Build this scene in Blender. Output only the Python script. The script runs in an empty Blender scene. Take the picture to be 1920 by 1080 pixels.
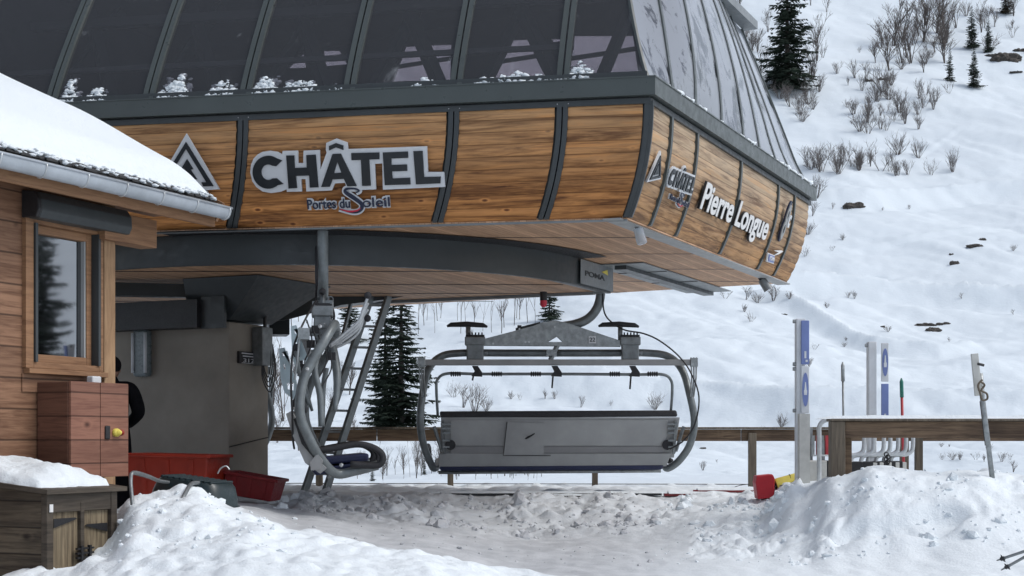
import bpy, bmesh, math, random
import numpy as np
from mathutils import Vector, Matrix, noise
random.seed(7)
R = math.radians
scn = bpy.context.scene
COL = scn.collection
EYE = 1.7          # camera height above the snow it stands on
F = 2800.0         # focal length in photo pixels
HX, HY = 960.0, 825.0

# ------------------------------------------------------------------ camera
cd = bpy.data.cameras.new('camera')
cam = bpy.data.objects.new('camera', cd)
COL.objects.link(cam)
cd.sensor_width = 36.0
cd.lens = F / 1920 * 36
cd.shift_y = (HY - 540) / 1920
cd.clip_start = 0.1
cd.clip_end = 2000
cam.location = (0, 0, EYE)
cam.rotation_euler = (R(90), 0, 0)
scn.camera = cam

# ------------------------------------------------------------------ world, sun, exposure
SUN_EL, SUN_AZ = R(50), R(100)      # azimuth measured from +Y towards +X
w = bpy.data.worlds.new('World')
scn.world = w
w.use_nodes = True
nt = w.node_tree
nt.nodes.clear()
sky = nt.nodes.new('ShaderNodeTexSky')
sky.sky_type = 'NISHITA'
sky.sun_disc = False
sky.sun_elevation = SUN_EL
sky.sun_rotation = SUN_AZ
sky.altitude = 1500
sky.air_density = 1.0
sky.dust_density = 6.0
sky.ozone_density = 1.0
hs = nt.nodes.new('ShaderNodeHueSaturation')
hs.inputs['Saturation'].default_value = 0.50     # cloud cover: the sky is pale grey
bg = nt.nodes.new('ShaderNodeBackground')
bg.inputs['Strength'].default_value = 0.125
wo = nt.nodes.new('ShaderNodeOutputWorld')
nt.links.new(sky.outputs[0], hs.inputs['Color'])
nt.links.new(hs.outputs[0], bg.inputs['Color'])
nt.links.new(bg.outputs[0], wo.inputs[0])
sd = bpy.data.lights.new('sun', 'SUN')
sd.energy = 1.0
sd.angle = R(25)
sd.color = (1.0, 0.985, 0.965)
sun = bpy.data.objects.new('sun', sd)
COL.objects.link(sun)
dirv = Vector((math.sin(SUN_AZ) * math.cos(SUN_EL), math.cos(SUN_AZ) * math.cos(SUN_EL), math.sin(SUN_EL)))
sun.rotation_euler = dirv.to_track_quat('Z', 'Y').to_euler()
scn.view_settings.view_transform = 'Standard'
scn.view_settings.look = 'None'
scn.view_settings.gamma = 1
scn.view_settings.exposure = 0.52
scn.cycles.max_bounces = 8
scn.cycles.diffuse_bounces = 4
scn.cycles.transparent_max_bounces = 16

# ------------------------------------------------------------------ helpers
def P(px, py, D):
    """world point seen at photo pixel (px,py) at depth D"""
    return Vector(((px - HX) / F * D, D, EYE + (HY - py) / F * D))

def proj(p):
    return HX + p[0] / p[1] * F, HY - (p[2] - EYE) / p[1] * F

def ray_plane(px, py, p0, n):
    o = Vector((0, 0, EYE))
    d = Vector(((px - HX) / F, 1, (HY - py) / F))
    t = (Vector(p0) - o).dot(n) / d.dot(n)
    return o + d * t

def tag(o, label=None, cat=None, group=None, kind=None):
    if label: o['label'] = label
    if cat: o['category'] = cat
    if group: o['group'] = group
    if kind: o['kind'] = kind
    return o

def empty(name, loc, label=None, cat=None, group=None):
    o = bpy.data.objects.new(name, None)
    COL.objects.link(o)
    o.location = loc
    o.empty_display_size = 0.2
    return tag(o, label, cat, group)

def wloc(p):
    v = Vector((0, 0, 0))
    while p is not None:
        v += p.location
        p = p.parent
    return v

class MB:
    def __init__(s):
        s.v = []; s.f = []
    def add(s, vs, fs):
        b = len(s.v)
        s.v += [Vector(v) for v in vs]
        s.f += [tuple(i + b for i in f) for f in fs]
        return s
    def box(s, c, size, ax=None):
        """c centre, size full, ax three axis vectors"""
        ax = ax or (Vector((1, 0, 0)), Vector((0, 1, 0)), Vector((0, 0, 1)))
        c = Vector(c)
        h = [Vector(a) * (k / 2) for a, k in zip(ax, size)]
        vs = [c + h[0] * i + h[1] * j + h[2] * k for i in (-1, 1) for j in (-1, 1) for k in (-1, 1)]
        return s.add(vs, [(0, 1, 3, 2), (4, 6, 7, 5), (0, 4, 5, 1), (2, 3, 7, 6), (0, 2, 6, 4), (1, 5, 7, 3)])
    def bar(s, a, b, wd, th, up=(0, 0, 1)):
        a = Vector(a); b = Vector(b)
        d = (b - a); L = d.length; d.normalize()
        x = d.cross(Vector(up))
        if x.length < 1e-4: x = d.cross(Vector((1, 0, 0)))
        x.normalize(); y = x.cross(d)
        return s.box((a + b) / 2, (L, wd, th), (d, x, y))
    def prism(s, pts, vec):
        vec = Vector(vec); n = len(pts)
        vs = [Vector(p) for p in pts] + [Vector(p) + vec for p in pts]
        fs = [tuple(range(n))[::-1], tuple(range(n, 2 * n))]
        fs += [(i, (i + 1) % n, (i + 1) % n + n, i + n) for i in range(n)]
        return s.add(vs, fs)
    def tube(s, pts, r, n=8, smooth=0, caps=True):
        pts = [Vector(p) for p in pts]
        if smooth: 
            rr = r
            if isinstance(r, (list, tuple)):
                rr = list(np.interp(np.linspace(0, len(r) - 1, (len(pts) - 1) * smooth + 1), range(len(r)), r))
            pts = crom(pts, smooth); r = rr
        m = len(pts)
        rs = r if isinstance(r, (list, tuple)) else [r] * m
        t0 = (pts[1] - pts[0]).normalized()
        u = t0.cross(Vector((0, 0, 1)))
        if u.length < 1e-3: u = t0.cross(Vector((1, 0, 0)))
        u.normalize()
        vs = []
        for i in range(m):
            t = (pts[min(i + 1, m - 1)] - pts[max(i - 1, 0)]).normalized()
            u = (u - t * u.dot(t)).normalized()
            v = t.cross(u)
            for k in range(n):
                a = 2 * math.pi * k / n
                vs.append(pts[i] + (u * math.cos(a) + v * math.sin(a)) * rs[i])
        fs = []
        for i in range(m - 1):
            for k in range(n):
                fs.append((i * n + k, i * n + (k + 1) % n, (i + 1) * n + (k + 1) % n, (i + 1) * n + k))
        if caps:
            fs.append(tuple(range(n))[::-1]); fs.append(tuple((m - 1) * n + k for k in range(n)))
        return s.add(vs, fs)
    def grid(s, rows):
        nr, nc = len(rows), len(rows[0])
        vs = [p for r_ in rows for p in r_]
        fs = [(i * nc + j, i * nc + j + 1, (i + 1) * nc + j + 1, (i + 1) * nc + j) for i in range(nr - 1) for j in range(nc - 1)]
        return s.add(vs, fs)
    def slab(s, rows, vec):
        """closed sheet with thickness"""
        vec = Vector(vec)
        nr, nc = len(rows), len(rows[0])
        s.grid(rows)
        s.grid([[p + vec for p in r_][::-1] for r_ in rows])
        edge = [(0, j) for j in range(nc)] + [(i, nc - 1) for i in range(1, nr)] + [(nr - 1, j) for j in range(nc - 2, -1, -1)] + [(i, 0) for i in range(nr - 2, -1, -1)]
        ring = [rows[i][j] for i, j in edge]
        s.grid([ring, [p + vec for p in ring]])
        return s
    def ball(s, c, r, sub=2, amp=0.0, seed=0, sc=(1, 1, 1), fr=2.0):
        bm = bmesh.new()
        bmesh.ops.create_icosphere(bm, subdivisions=sub, radius=1)
        vs = []
        for v in bm.verts:
            k = 1 + amp * noise.noise(v.co * fr + Vector((seed * 7.1, seed * 3.3, 1))) * 2
            vs.append(Vector(c) + Vector((v.co.x * sc[0], v.co.y * sc[1], v.co.z * sc[2])) * r * k)
        fs = [tuple(v.index for v in f.verts) for f in bm.faces]
        bm.free()
        return s.add(vs, fs)
    def build(s, name, mat, parent=None, smooth=False, bevel=0.0, label=None, weld=False):
        o0 = wloc(parent)
        me = bpy.data.meshes.new(name)
        me.from_pydata([tuple(v - o0) for v in s.v], [], s.f)
        if weld:
            bm = bmesh.new(); bm.from_mesh(me)
            bmesh.ops.remove_doubles(bm, verts=bm.verts, dist=1e-5)
            bmesh.ops.recalc_face_normals(bm, faces=bm.faces)
            bm.to_mesh(me); bm.free()
        if smooth:
            me.polygons.foreach_set('use_smooth', [True] * len(me.polygons))
        me.materials.append(mat)
        me.update()
        o = bpy.data.objects.new(name, me)
        COL.objects.link(o)
        if parent: o.parent = parent
        if bevel:
            md = o.modifiers.new('bevel', 'BEVEL'); md.width = bevel; md.segments = 2; md.limit_method = 'ANGLE'
        if smooth == 'auto':
            me.polygons.foreach_set('use_smooth', [True] * len(me.polygons))
            bm = bmesh.new(); bm.from_mesh(me)
            for e in bm.edges:
                if len(e.link_faces) == 2 and e.calc_face_angle(0) > R(35): e.smooth = False
            bm.to_mesh(me); bm.free()
        if label: o['label'] = label
        return o

def crom(pts, k):
    out = []
    n = len(pts)
    for i in range(n - 1):
        p0 = pts[max(i - 1, 0)]; p1 = pts[i]; p2 = pts[i + 1]; p3 = pts[min(i + 2, n - 1)]
        for j in range(k):
            t = j / k
            out.append(0.5 * ((2 * p1) + (p2 - p0) * t + (2 * p0 - 5 * p1 + 4 * p2 - p3) * t * t + (3 * p1 - p0 - 3 * p2 + p3) * t ** 3))
    out.append(pts[-1])
    return out

def copy_tree(o, parent=None):
    c = o.copy(); COL.objects.link(c); c.parent = parent
    for ch in list(o.children): copy_tree(ch, c)
    return c

# ------------------------------------------------------------------ materials
class N:
    def __init__(s, name):
        s.m = bpy.data.materials.new(name); s.m.use_nodes = True
        s.t = s.m.node_tree; s.t.nodes.clear()
        s.out = s.t.nodes.new('ShaderNodeOutputMaterial')
    def n(s, typ, **kw):
        nd = s.t.nodes.new('ShaderNode' + typ)
        for k, v in kw.items():
            if k.startswith('_'): setattr(nd, k[1:], v)
        return nd
    def l(s, a, b): s.t.links.new(a, b)
    def coord(s, scale=(1, 1, 1), yaw=0.0):
        tc = s.n('TexCoord'); 
        r = s.n('Mapping'); r.inputs['Rotation'].default_value = (0, 0, -yaw)
        s.l(tc.outputs['Object'], r.inputs[0])
        m = s.n('Mapping'); m.inputs['Scale'].default_value = scale
        s.l(r.outputs[0], m.inputs[0])
        return m.outputs[0]
    def noise(s, vec, scale=5, detail=4, rough=.55, dist=0.0):
        k = s.n('TexNoise'); k.inputs['Scale'].default_value = scale; k.inputs['Detail'].default_value = detail
        k.inputs['Roughness'].default_value = rough; k.inputs['Distortion'].default_value = dist
        s.l(vec, k.inputs['Vector']); return k.outputs[0]
    def ramp(s, fac, stops, interp='LINEAR'):
        r = s.n('ValToRGB'); cr = r.color_ramp; cr.interpolation = interp
        while len(cr.elements) > 1: cr.elements.remove(cr.elements[-1])
        for i, (p, c) in enumerate(stops):
            e = cr.elements[0] if i == 0 else cr.elements.new(p)
            e.position = p
            e.color = (c if hasattr(c, '__len__') else (c, c, c)) + (() if hasattr(c, '__len__') and len(c) == 4 else (1,)) if not hasattr(c, '__len__') or len(c) == 3 else c
        s.l(fac, r.inputs[0]); return r.outputs[0]
    def math(s, op, a, b=None, clamp=False):
        k = s.n('Math'); k.operation = op; k.use_clamp = clamp
        for i, x in enumerate((a, b)):
            if x is None: continue
            if hasattr(x, 'links'): s.l(x, k.inputs[i])
            else: k.inputs[i].default_value = x
        return k.outputs[0]
    def mix(s, fac, a, b, typ='MIX'):
        k = s.n('MixRGB'); k.blend_type = typ
        for i, x in enumerate((fac, a, b)):
            if hasattr(x, 'links'): s.l(x, k.inputs[i])
            elif i == 0: k.inputs[0].default_value = x
            else: k.inputs[i].default_value = tuple(x) + (1,)
        return k.outputs[0]
    def bump(s, h, strength=.3, dist=.01):
        b = s.n('Bump'); b.inputs['Strength'].default_value = strength; b.inputs['Distance'].default_value = dist
        s.l(h, b.inputs['Height']); return b.outputs[0]
    def bsdf(s, col, rough=.5, metal=0.0, normal=None, spec=.5):
        b = s.n('BsdfPrincipled')
        for key, x in (('Base Color', col), ('Roughness', rough), ('Metallic', metal)):
            if hasattr(x, 'links'): s.l(x, b.inputs[key])
            else: b.inputs[key].default_value = (tuple(x) + (1,)) if hasattr(x, '__len__') else x
        b.inputs['Specular IOR Level'].default_value = spec
        if normal is not None: s.l(normal, b.inputs['Normal'])
        return b.outputs[0]
    def done(s, sh): s.l(sh, s.out.inputs[0]); return s.m

def mat_plain(name, col, rough=.5, metal=0.0, var=.18, scale=6, bump=.05, spec=.5, bd=.004):
    k = N(name); c = k.coord()
    a = k.noise(c, scale, 5, .6)
    b = k.noise(c, scale * 7, 3, .6)
    col1 = tuple(x * (1 - var) for x in col); col2 = tuple(min(1, x * (1 + var)) for x in col)
    cc = k.ramp(a, [(.3, col1), (.7, col2)])
    rr = k.ramp(b, [(.3, max(.05, rough - .12)), (.7, min(1, rough + .12))])
    return k.done(k.bsdf(cc, rr, metal, k.bump(b, bump * 3, bd), spec))

def mat_wood(name, ca, cb, yaw=0.0, board=.11, groove=True, zoff=0.0, fade=None, axis='z', rough=.62, knots=True, stain=.5, gstr=1.0, bdark=.35, gs=1.0, line=.8, pale=False):
    """boards run along local x (after yaw); stacked along z (or across y). ca light, cb dark."""
    k = N(name); c = k.coord(yaw=yaw)
    sp = k.n('SeparateXYZ'); k.l(c, sp.inputs[0])
    x, y, z = sp.outputs
    if axis == 'z': run, st, oth = x, z, y
    elif axis == 'y': run, st, oth = x, y, z
    elif axis == 'v': run, st, oth = z, x, y         # vertical boards
    q = k.math('DIVIDE', k.math('ADD', st, zoff + 50), board)
    idx = k.math('FLOOR', q); fr = k.math('FRACT', q)
    wn = k.n('TexWhiteNoise'); wn.noise_dimensions = '1D'; k.l(idx, wn.inputs['W'])
    shift = k.math('MULTIPLY', wn.outputs['Value'], 37.0)
    cmb = k.n('CombineXYZ')
    k.l(k.math('ADD', k.math('MULTIPLY', run, 1.1 * gs), shift), cmb.inputs[0])
    k.l(k.math('MULTIPLY', st, 15.0 * gs), cmb.inputs[1]); k.l(k.math('MULTIPLY', oth, 3.0), cmb.inputs[2])
    g1 = k.noise(cmb.outputs[0], 1.6, 6, .62, 1.4)
    g2 = k.noise(cmb.outputs[0], 6.0, 4, .6, .4)
    g = k.math('ADD', k.math('MULTIPLY', g1, .7), k.math('MULTIPLY', g2, .3))
    mid = tuple((a + b) / 2 for a, b in zip(ca, cb))
    col = k.ramp(g, [(.32, cb), (.43, mid), (.55, ca), (.72, tuple(min(1, a * 1.12) for a in ca))])
    if knots:
        cv = k.n('CombineXYZ'); k.l(k.math('ADD', k.math('MULTIPLY', run, 3.0), shift), cv.inputs[0])
        k.l(k.math('MULTIPLY', q, .8), cv.inputs[1])
        vo = k.n('TexVoronoi'); vo.inputs['Scale'].default_value = 1.0; k.l(cv.outputs[0], vo.inputs['Vector'])
        kn = k.ramp(vo.outputs['Distance'], [(.04, 1.0), (.10, .2), (.16, 0.0)])
        col = k.mix(kn, col, tuple(b * (1.6 if pale else .5) for b in cb))
        ring = k.ramp(vo.outputs['Distance'], [(.07, 0.0), (.11, .85), (.2, 0.0)] if pale else [(.10, 0.0), (.15, .35), (.22, 0.0)])
        col = k.mix(ring, col, tuple(min(1, a * 1.25) for a in ca))
    tone = k.ramp(wn.outputs['Value'], [(0, .72), (1, 1.12)])
    col = k.mix(.8, col, tone, 'MULTIPLY')
    big = k.noise(c, 1.3, 3, .5)
    col = k.mix(k.ramp(big, [(.42, 0.0), (.72, stain)]), col, tuple(b * .55 for b in cb))
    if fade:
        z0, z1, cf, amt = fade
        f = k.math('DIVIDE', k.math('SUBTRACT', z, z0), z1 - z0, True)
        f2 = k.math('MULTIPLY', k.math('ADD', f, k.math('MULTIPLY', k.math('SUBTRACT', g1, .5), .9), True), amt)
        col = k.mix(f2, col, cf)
    h = g
    if stain > .3:
        c4 = k.n('CombineXYZ'); k.l(k.math('ADD', k.math('MULTIPLY', run, .55), shift), c4.inputs[0]); k.l(k.math('MULTIPLY', st, 9.0), c4.inputs[1])
        g4 = k.noise(c4.outputs[0], 1.5, 5, .65, .8)
        col = k.mix(k.ramp(g4, [(.50, 0.0), (.66, .75)]), col, tuple(b * .8 for b in cb))
        col = k.mix(k.ramp(g4, [(.32, .55), (.44, 0.0)]), col, tuple(min(1, a * 1.15) for a in ca))
    if groove:
        gm = k.math('ABSOLUTE', k.math('SUBTRACT', fr, .5))
        gd = k.ramp(gm, [(.45 if line > .5 else .34, 0.0), (.492, line)])
        col = k.mix(gd, col, tuple(b * bdark for b in cb))
        h = k.math('SUBTRACT', k.math('MULTIPLY', g, .25), gd)
    return k.done(k.bsdf(col, rough, 0, k.bump(h, .5 * gstr, .006), .3))

def mat_snow(name, dirt_attr=False, base=(.79, .845, .875), bscale=9, bstr=.35, fine=True):
    k = N(name); c = k.coord()
    a = k.noise(c, .35, 4, .5); b = k.noise(c, bscale, 6, .62); e = k.noise(c, bscale * 6, 4, .6)
    col = k.ramp(a, [(.3, tuple(x * .95 for x in base)), (.7, base)])
    if dirt_attr:
        at = k.n('Attribute'); at.attribute_name = 'slush'
        f = at.outputs['Fac']
        gn = k.noise(c, 2.6, 5, .65)
        slush = k.ramp(gn, [(.3, (.40, .415, .43)), (.7, (.57, .585, .60))])
        col = k.mix(f, col, slush)
    h = k.math('ADD', b, k.math('MULTIPLY', e, .35))
    return k.done(k.bsdf(col, .75, 0, k.bump(h, bstr, .05), .25))

def mat_glass(name, tint=(.10, .10, .125), film=.0, frost=None, frostcol=(.75, .78, .82), rough=.03, f0=.045):
    k = N(name)
    tr = k.n('BsdfTransparent'); tr.inputs[0].default_value = tint + (1,)
    gl = k.n('BsdfGlossy'); gl.inputs['Color'].default_value = (.95, .97, 1, 1); gl.inputs['Roughness'].default_value = rough
    lw = k.n('LayerWeight'); lw.inputs[0].default_value = .5
    fres = k.math('ADD', k.math('MULTIPLY', k.math('POWER', lw.outputs['Facing'], 5.0), .93 - f0), f0)
    c = k.coord()
    wav = k.noise(c, 1.1, 2, .5); k.l(k.bump(wav, .06, .05), gl.inputs['Normal'])
    m1 = k.n('MixShader'); k.l(fres, m1.inputs[0]); k.l(tr.outputs[0], m1.inputs[1]); k.l(gl.outputs[0], m1.inputs[2])
    sh = m1.outputs[0]
    if film or frost:
        df = k.n('BsdfDiffuse'); df.inputs[0].default_value = frostcol + (1,)
        if frost:
            sc, lo, hi, amt = frost
            cs = k.coord(scale=sc)
            f = k.ramp(k.noise(cs, 1.0, 7, .7, .6), [(lo, film), (hi, amt)])
        m2 = k.n('MixShader')
        if frost: k.l(f, m2.inputs[0])
        else: m2.inputs[0].default_value = film
        k.l(sh, m2.inputs[1]); k.l(df.outputs[0], m2.inputs[2]); sh = m2.outputs[0]
    return k.done(sh)

YD = math.atan2(.91, .415)             # yaw of side direction d
d3 = Vector((.415, .91, 0)); n3 = Vector((.91, -.415, 0)); UP = Vector((0, 0, 1))
e3 = Vector((.983, -.186, 0)); f3 = Vector((-.186, -.983, 0))
YE = math.atan2(-.186, .983)
YN = math.atan2(-.415, .91)
HONEY, RUST = (.52, .30, .13), (.20, .080, .030)
M = {}
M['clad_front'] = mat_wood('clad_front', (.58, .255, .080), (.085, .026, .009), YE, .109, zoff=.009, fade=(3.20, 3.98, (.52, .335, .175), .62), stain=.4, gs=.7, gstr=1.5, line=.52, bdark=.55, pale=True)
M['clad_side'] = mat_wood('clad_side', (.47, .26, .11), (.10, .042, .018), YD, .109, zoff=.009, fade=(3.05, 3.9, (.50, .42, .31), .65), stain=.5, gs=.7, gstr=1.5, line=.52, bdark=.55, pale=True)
M['soffit'] = mat_wood('soffit', (.58, .36, .22), (.34, .19, .11), YD, .062, axis='y', knots=False, stain=.2, bdark=.5)
M['steel_dark'] = mat_plain('steel_dark', (.036, .043, .046), .42, .0, .12, 2.0, .02)
M['steel_cornice'] = mat_plain('steel_cornice', (.058, .070, .068), .38, .0, .1, 1.5, .02)
M['steel_gate'] = mat_plain('steel_gate', (.20, .22, .23), .5, .0, .15, 3)
M['galv'] = mat_plain('galv', (.30, .32, .325), .48, .75, .3, 14, .05)
M['galv_dark'] = mat_plain('galv_dark', (.20, .215, .22), .5, .6, .25, 12, .05)
M['galv_light'] = mat_plain('galv_light', (.50, .52, .53), .4, .55, .2, 10, .04)
M['tube'] = mat_plain('tube', (.17, .19, .195), .45, .35, .22, 9, .05)
M['zinc'] = mat_plain('zinc', (.42, .46, .50), .42, .35, .15, 4, .03)
M['black'] = mat_plain('black', (.014, .014, .016), .5, 0, .2, 8, .03)
M['rubber'] = mat_plain('rubber', (.022, .022, .025), .7, 0, .2, 8, .05)
M['navy'] = mat_plain('navy', (.012, .018, .06), .6, 0, .2, 8, .05)
M['panel_grey'] = mat_plain('panel_grey', (.30, .305, .305), .5, 0, .16, 2.2, .03)
M['panel_grey2'] = mat_plain('panel_grey2', (.21, .21, .215), .5, 0, .08, 3, .02)
M['sign_alu'] = mat_plain('sign_alu', (.62, .64, .66), .4, .1, .05, 3, .01)
M['sign_black'] = mat_plain('sign_black', (.010, .014, .018), .4, 0, .1, 3, .01)
M['sign_navy'] = mat_plain('sign_navy', (.012, .02, .05), .4, 0, .1, 3, .01)
M['sign_red'] = mat_plain('sign_red', (.55, .02, .05), .4)
M['sign_white'] = mat_plain('sign_white', (.70, .70, .69), .5, 0, .08, 12, .02)
M['concrete'] = mat_plain('concrete', (.27, .245, .21), .85, 0, .16, 1.6, .12, .2)
M['white_paint'] = mat_plain('white_paint', (.60, .62, .64), .5, 0, .12, 5, .03)
M['off_white'] = mat_plain('off_white', (.50, .50, .47), .6, 0, .18, 7, .04)
M['blue'] = mat_plain('blue', (.15, .20, .42), .45, 0, .1, 6, .02)
M['blue2'] = mat_plain('blue2', (.16, .24, .50), .45, 0, .15, 6, .02)
M['dark_red'] = mat_plain('dark_red', (.17, .005, .008), .5, 0, .15, 5, .05)
M['red_plastic'] = mat_plain('red_plastic', (.42, .012, .022), .45, 0, .15, 5, .05)
M['orange_plastic'] = mat_plain('orange_plastic', (.27, .020, .007), .5, 0, .15, 4, .05)
M['yellow'] = mat_plain('yellow', (.70, .58, .10), .55, 0, .18, 9, .08)
M['green_plastic'] = mat_plain('green_plastic', (.008, .019, .022), .38, 0, .25, 6, .05)
M['green_tip'] = mat_plain('green_tip', (.02, .16, .12), .5)
M['red_paint'] = mat_plain('red_paint', (.42, .04, .05), .55, 0, .2, 9, .05)
M['ice_blue'] = mat_plain('ice_blue', (.50, .62, .66), .35, 0, .1, 8, .02)
M['hut_wall'] = mat_wood('hut_wall', (.27, .15, .09), (.12, .055, .03), YD, .22, zoff=.04, stain=.35, bdark=.2)
M['hut_post'] = mat_wood('hut_post', (.34, .215, .12), (.19, .11, .058), 0, 3, groove=False, axis='v', stain=.3)
M['hut_frame'] = mat_wood('hut_frame', (.27, .15, .08), (.15, .075, .04), YD, 3, groove=False, stain=.2, knots=False)
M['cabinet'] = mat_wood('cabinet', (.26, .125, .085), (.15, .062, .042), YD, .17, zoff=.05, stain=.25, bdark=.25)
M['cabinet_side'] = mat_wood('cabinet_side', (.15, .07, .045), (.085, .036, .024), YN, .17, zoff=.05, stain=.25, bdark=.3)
M['old_wood'] = mat_wood('old_wood', (.125, .10, .07), (.03, .022, .017), YN, .17, stain=.7, bdark=.2)
M['old_wood_v'] = mat_wood('old_wood_v', (.30, .24, .155), (.09, .065, .042), YD, .055, axis='v', stain=.35, bdark=.3)
M['old_trim'] = mat_wood('old_trim', (.095, .078, .06), (.035, .028, .022), YD, 3, groove=False, stain=.4, knots=False)
M['fence_wood'] = mat_wood('fence_wood', (.215, .145, .09), (.055, .032, .02), 0, 3, groove=False, stain=.75)
M['fence_post'] = mat_wood('fence_post', (.17, .14, .105), (.065, .050, .036), 0, 3, groove=False, axis='v', stain=.4)
M['snow'] = mat_snow('snow', True)
M['snow_hill'] = mat_snow('snow_hill', False, base=(.70, .77, .82), bscale=.9, bstr=.9)
M['snow_dirty'] = mat_snow('snow_dirty', False, base=(.52, .53, .545), bscale=30, bstr=.4)
M['snow_clump'] = mat_snow('snow_clump', False, bscale=30, bstr=.4)
M['slate'] = mat_plain('slate', (.035, .035, .036), .7, 0, .4, 20, .3)
M['glass_front'] = mat_glass('glass_front', (.44, .43, .46), .038, ((5.0, 5.0, 1.1), .62, .76, .22))
M['glass_side'] = mat_glass('glass_side', (.10, .10, .12), .0, ((3.2, 3.2, 2.0), .40, .47, .34), (.58, .62, .68), .06, f0=.10)
M['glass_hut'] = mat_glass('glass_hut', (.05, .05, .05), .0, None, f0=.34)
M['glass_rear'] = mat_glass('glass_rear', (.86, .82, .84), .1, None)
M['bulb_glass'] = mat_glass('bulb_glass', (.7, .75, .78), .25, None)
M['lamp_cover'] = mat_plain('lamp_cover', (.16, .19, .20), .3, 0, .1, 4)
M['interior'] = mat_plain('interior', (.05, .048, .052), .8, 0, .2, 3)
M['bark'] = mat_plain('bark', (.050, .042, .037), .9, 0, .3, 8, .1)
M['bark_grey'] = mat_plain('bark_grey', (.105, .090, .082), .9, 0, .3, 8, .1)
M['twig'] = mat_plain('twig', (.15, .135, .128), .9, 0, .3, 2, .0)
M['needle'] = mat_plain('needle', (.030, .044, .031), .8, 0, .5, 1.3, .0, .2)
M['needle_brown'] = mat_plain('needle_brown', (.055, .045, .032), .85, 0, .4, 1.3, .0, .2)
M['rock'] = mat_plain('rock', (.075, .066, .058), .9, 0, .5, 3, .3)
M['cloth_black'] = mat_plain('cloth_black', (.008, .008, .010), .9, 0, .2, 20, .1, .1)
M['skin'] = mat_plain('skin', (.30, .17, .12), .6)
M['grey_strip'] = mat_plain('grey_strip', (.30, .31, .31), .5, 0, .08, 2)

# ------------------------------------------------------------------ terrain
NEAR = {  # column px : [(depth, photo y of the ground)]
 -900: [(2, 3000), (6, 1300), (8, 1140), (9.5, 1060), (11, 1010), (13, 1000), (16, 960), (20, 930), (26, 908)],
 0:   [(2, 3000), (6, 1270), (8, 1128), (9.0, 1090), (9.5, 1076), (10.5, 1040), (12, 1010), (14, 985), (16, 955), (18, 935), (26, 908)],
 120: [(2, 3000), (6, 1260), (8, 1112), (9.0, 1078), (9.5, 1066), (10.3, 1040), (11, 1030), (12.5, 1010), (14, 985), (16, 950), (18, 935), (26, 908)],
 200: [(2, 3000), (6, 1240), (8, 1098), (9.0, 1054), (9.8, 1022), (10.3, 998), (10.9, 970), (11.5, 985), (12.5, 1010), (14, 980), (16, 945), (18, 930), (26, 906)],
 250: [(2, 3000), (6, 1220), (8, 1080), (9.0, 1015), (9.8, 965), (10.5, 933), (11.0, 925), (11.6, 960), (12.5, 1000), (14, 975), (16, 940), (18, 928), (26, 906)],
 370: [(2, 3000), (6, 1205), (8, 1068), (9.0, 1008), (9.8, 950), (10.4, 916), (10.8, 909), (11.4, 945), (12.5, 975), (14, 962), (16, 938), (18, 926), (26, 906)],
 450: [(2, 3000), (6, 1200), (8, 1064), (9.3, 990), (10.0, 962), (10.5, 953), (11.5, 957), (13, 950), (15, 938), (17, 926), (19, 920), (26, 906)],
 560: [(2, 3000), (6, 1205), (8, 1072), (9.3, 1012), (10.0, 1002), (10.8, 1001), (12, 985), (13.5, 966), (15, 946), (16, 930), (16.6, 922), (17.4, 921), (26, 906)],
 750: [(2, 3000), (6, 1220), (8, 1090), (9.2, 1042), (9.8, 1036), (10.6, 1033), (12, 1012), (13.5, 990), (15, 968), (16, 940), (16.6, 926), (17.4, 922), (26, 906)],
 1000: [(2, 3000), (6, 1270), (8, 1148), (9.6, 1086), (10.4, 1076), (11.2, 1060), (12.5, 1035), (14, 1010), (15, 990), (15.8, 958), (16.5, 936), (17.2, 928), (18.5, 921), (26, 906)],
 1200: [(2, 3000), (6, 1300), (8, 1160), (10, 1095), (11.2, 1062), (12.5, 1036), (13.6, 1016), (14.6, 985), (15.5, 956), (16.3, 936), (17.2, 928), (18.5, 921), (26, 906)],
 1420: [(2, 3000), (6, 1300), (8, 1160), (10, 1095), (11.2, 1060), (12.3, 1034), (13.0, 1008), (13.9, 968), (14.8, 937), (15.5, 928), (17.2, 926), (18.5, 921), (26, 906)],
 1500: [(2, 3000), (6, 1300), (8, 1160), (10, 1095), (11.0, 1062), (11.7, 1036), (12.2, 1000), (12.8, 945), (13.3, 912), (13.8, 900), (15, 915), (18.5, 921), (26, 906)],
 1570: [(2, 3000), (6, 1300), (8, 1160), (10, 1090), (10.8, 1062), (11.3, 1036), (11.8, 985), (12.2, 925), (12.6, 896), (13.2, 896), (15, 915), (18.5, 921), (26, 906)],
 1640: [(2, 3000), (6, 1300), (8, 1160), (10, 1090), (10.8, 1060), (11.2, 1034), (11.6, 980), (12.0, 908), (12.3, 876), (12.8, 884), (14, 905), (18.5, 921), (26, 906)],
 1720: [(2, 3000), (6, 1300), (8, 1160), (10, 1090), (10.8, 1055), (11.1, 1034), (11.5, 975), (12.0, 910), (12.4, 885), (13.0, 889), (15, 905), (18.5, 915), (26, 904)],
 1840: [(2, 3000), (6, 1300), (8, 1150), (10, 1080), (10.6, 1052), (11.0, 1022), (11.5, 965), (12.0, 905), (12.4, 884), (13.0, 888), (15, 903), (18.5, 912), (26, 902)],
 1930: [(2, 3000), (6, 1300), (8, 1150), (10, 1080), (10.6, 1050), (11.0, 1020), (11.5, 972), (12.0, 918), (12.4, 894), (13.0, 892), (15, 903), (18.5, 912), (26, 902)],
 2900: [(2, 3000), (6, 1300), (8, 1150), (10, 1080), (11.0, 1030), (12.0, 930), (13.0, 892), (15, 903), (18.5, 912), (26, 902)],
}
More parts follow.
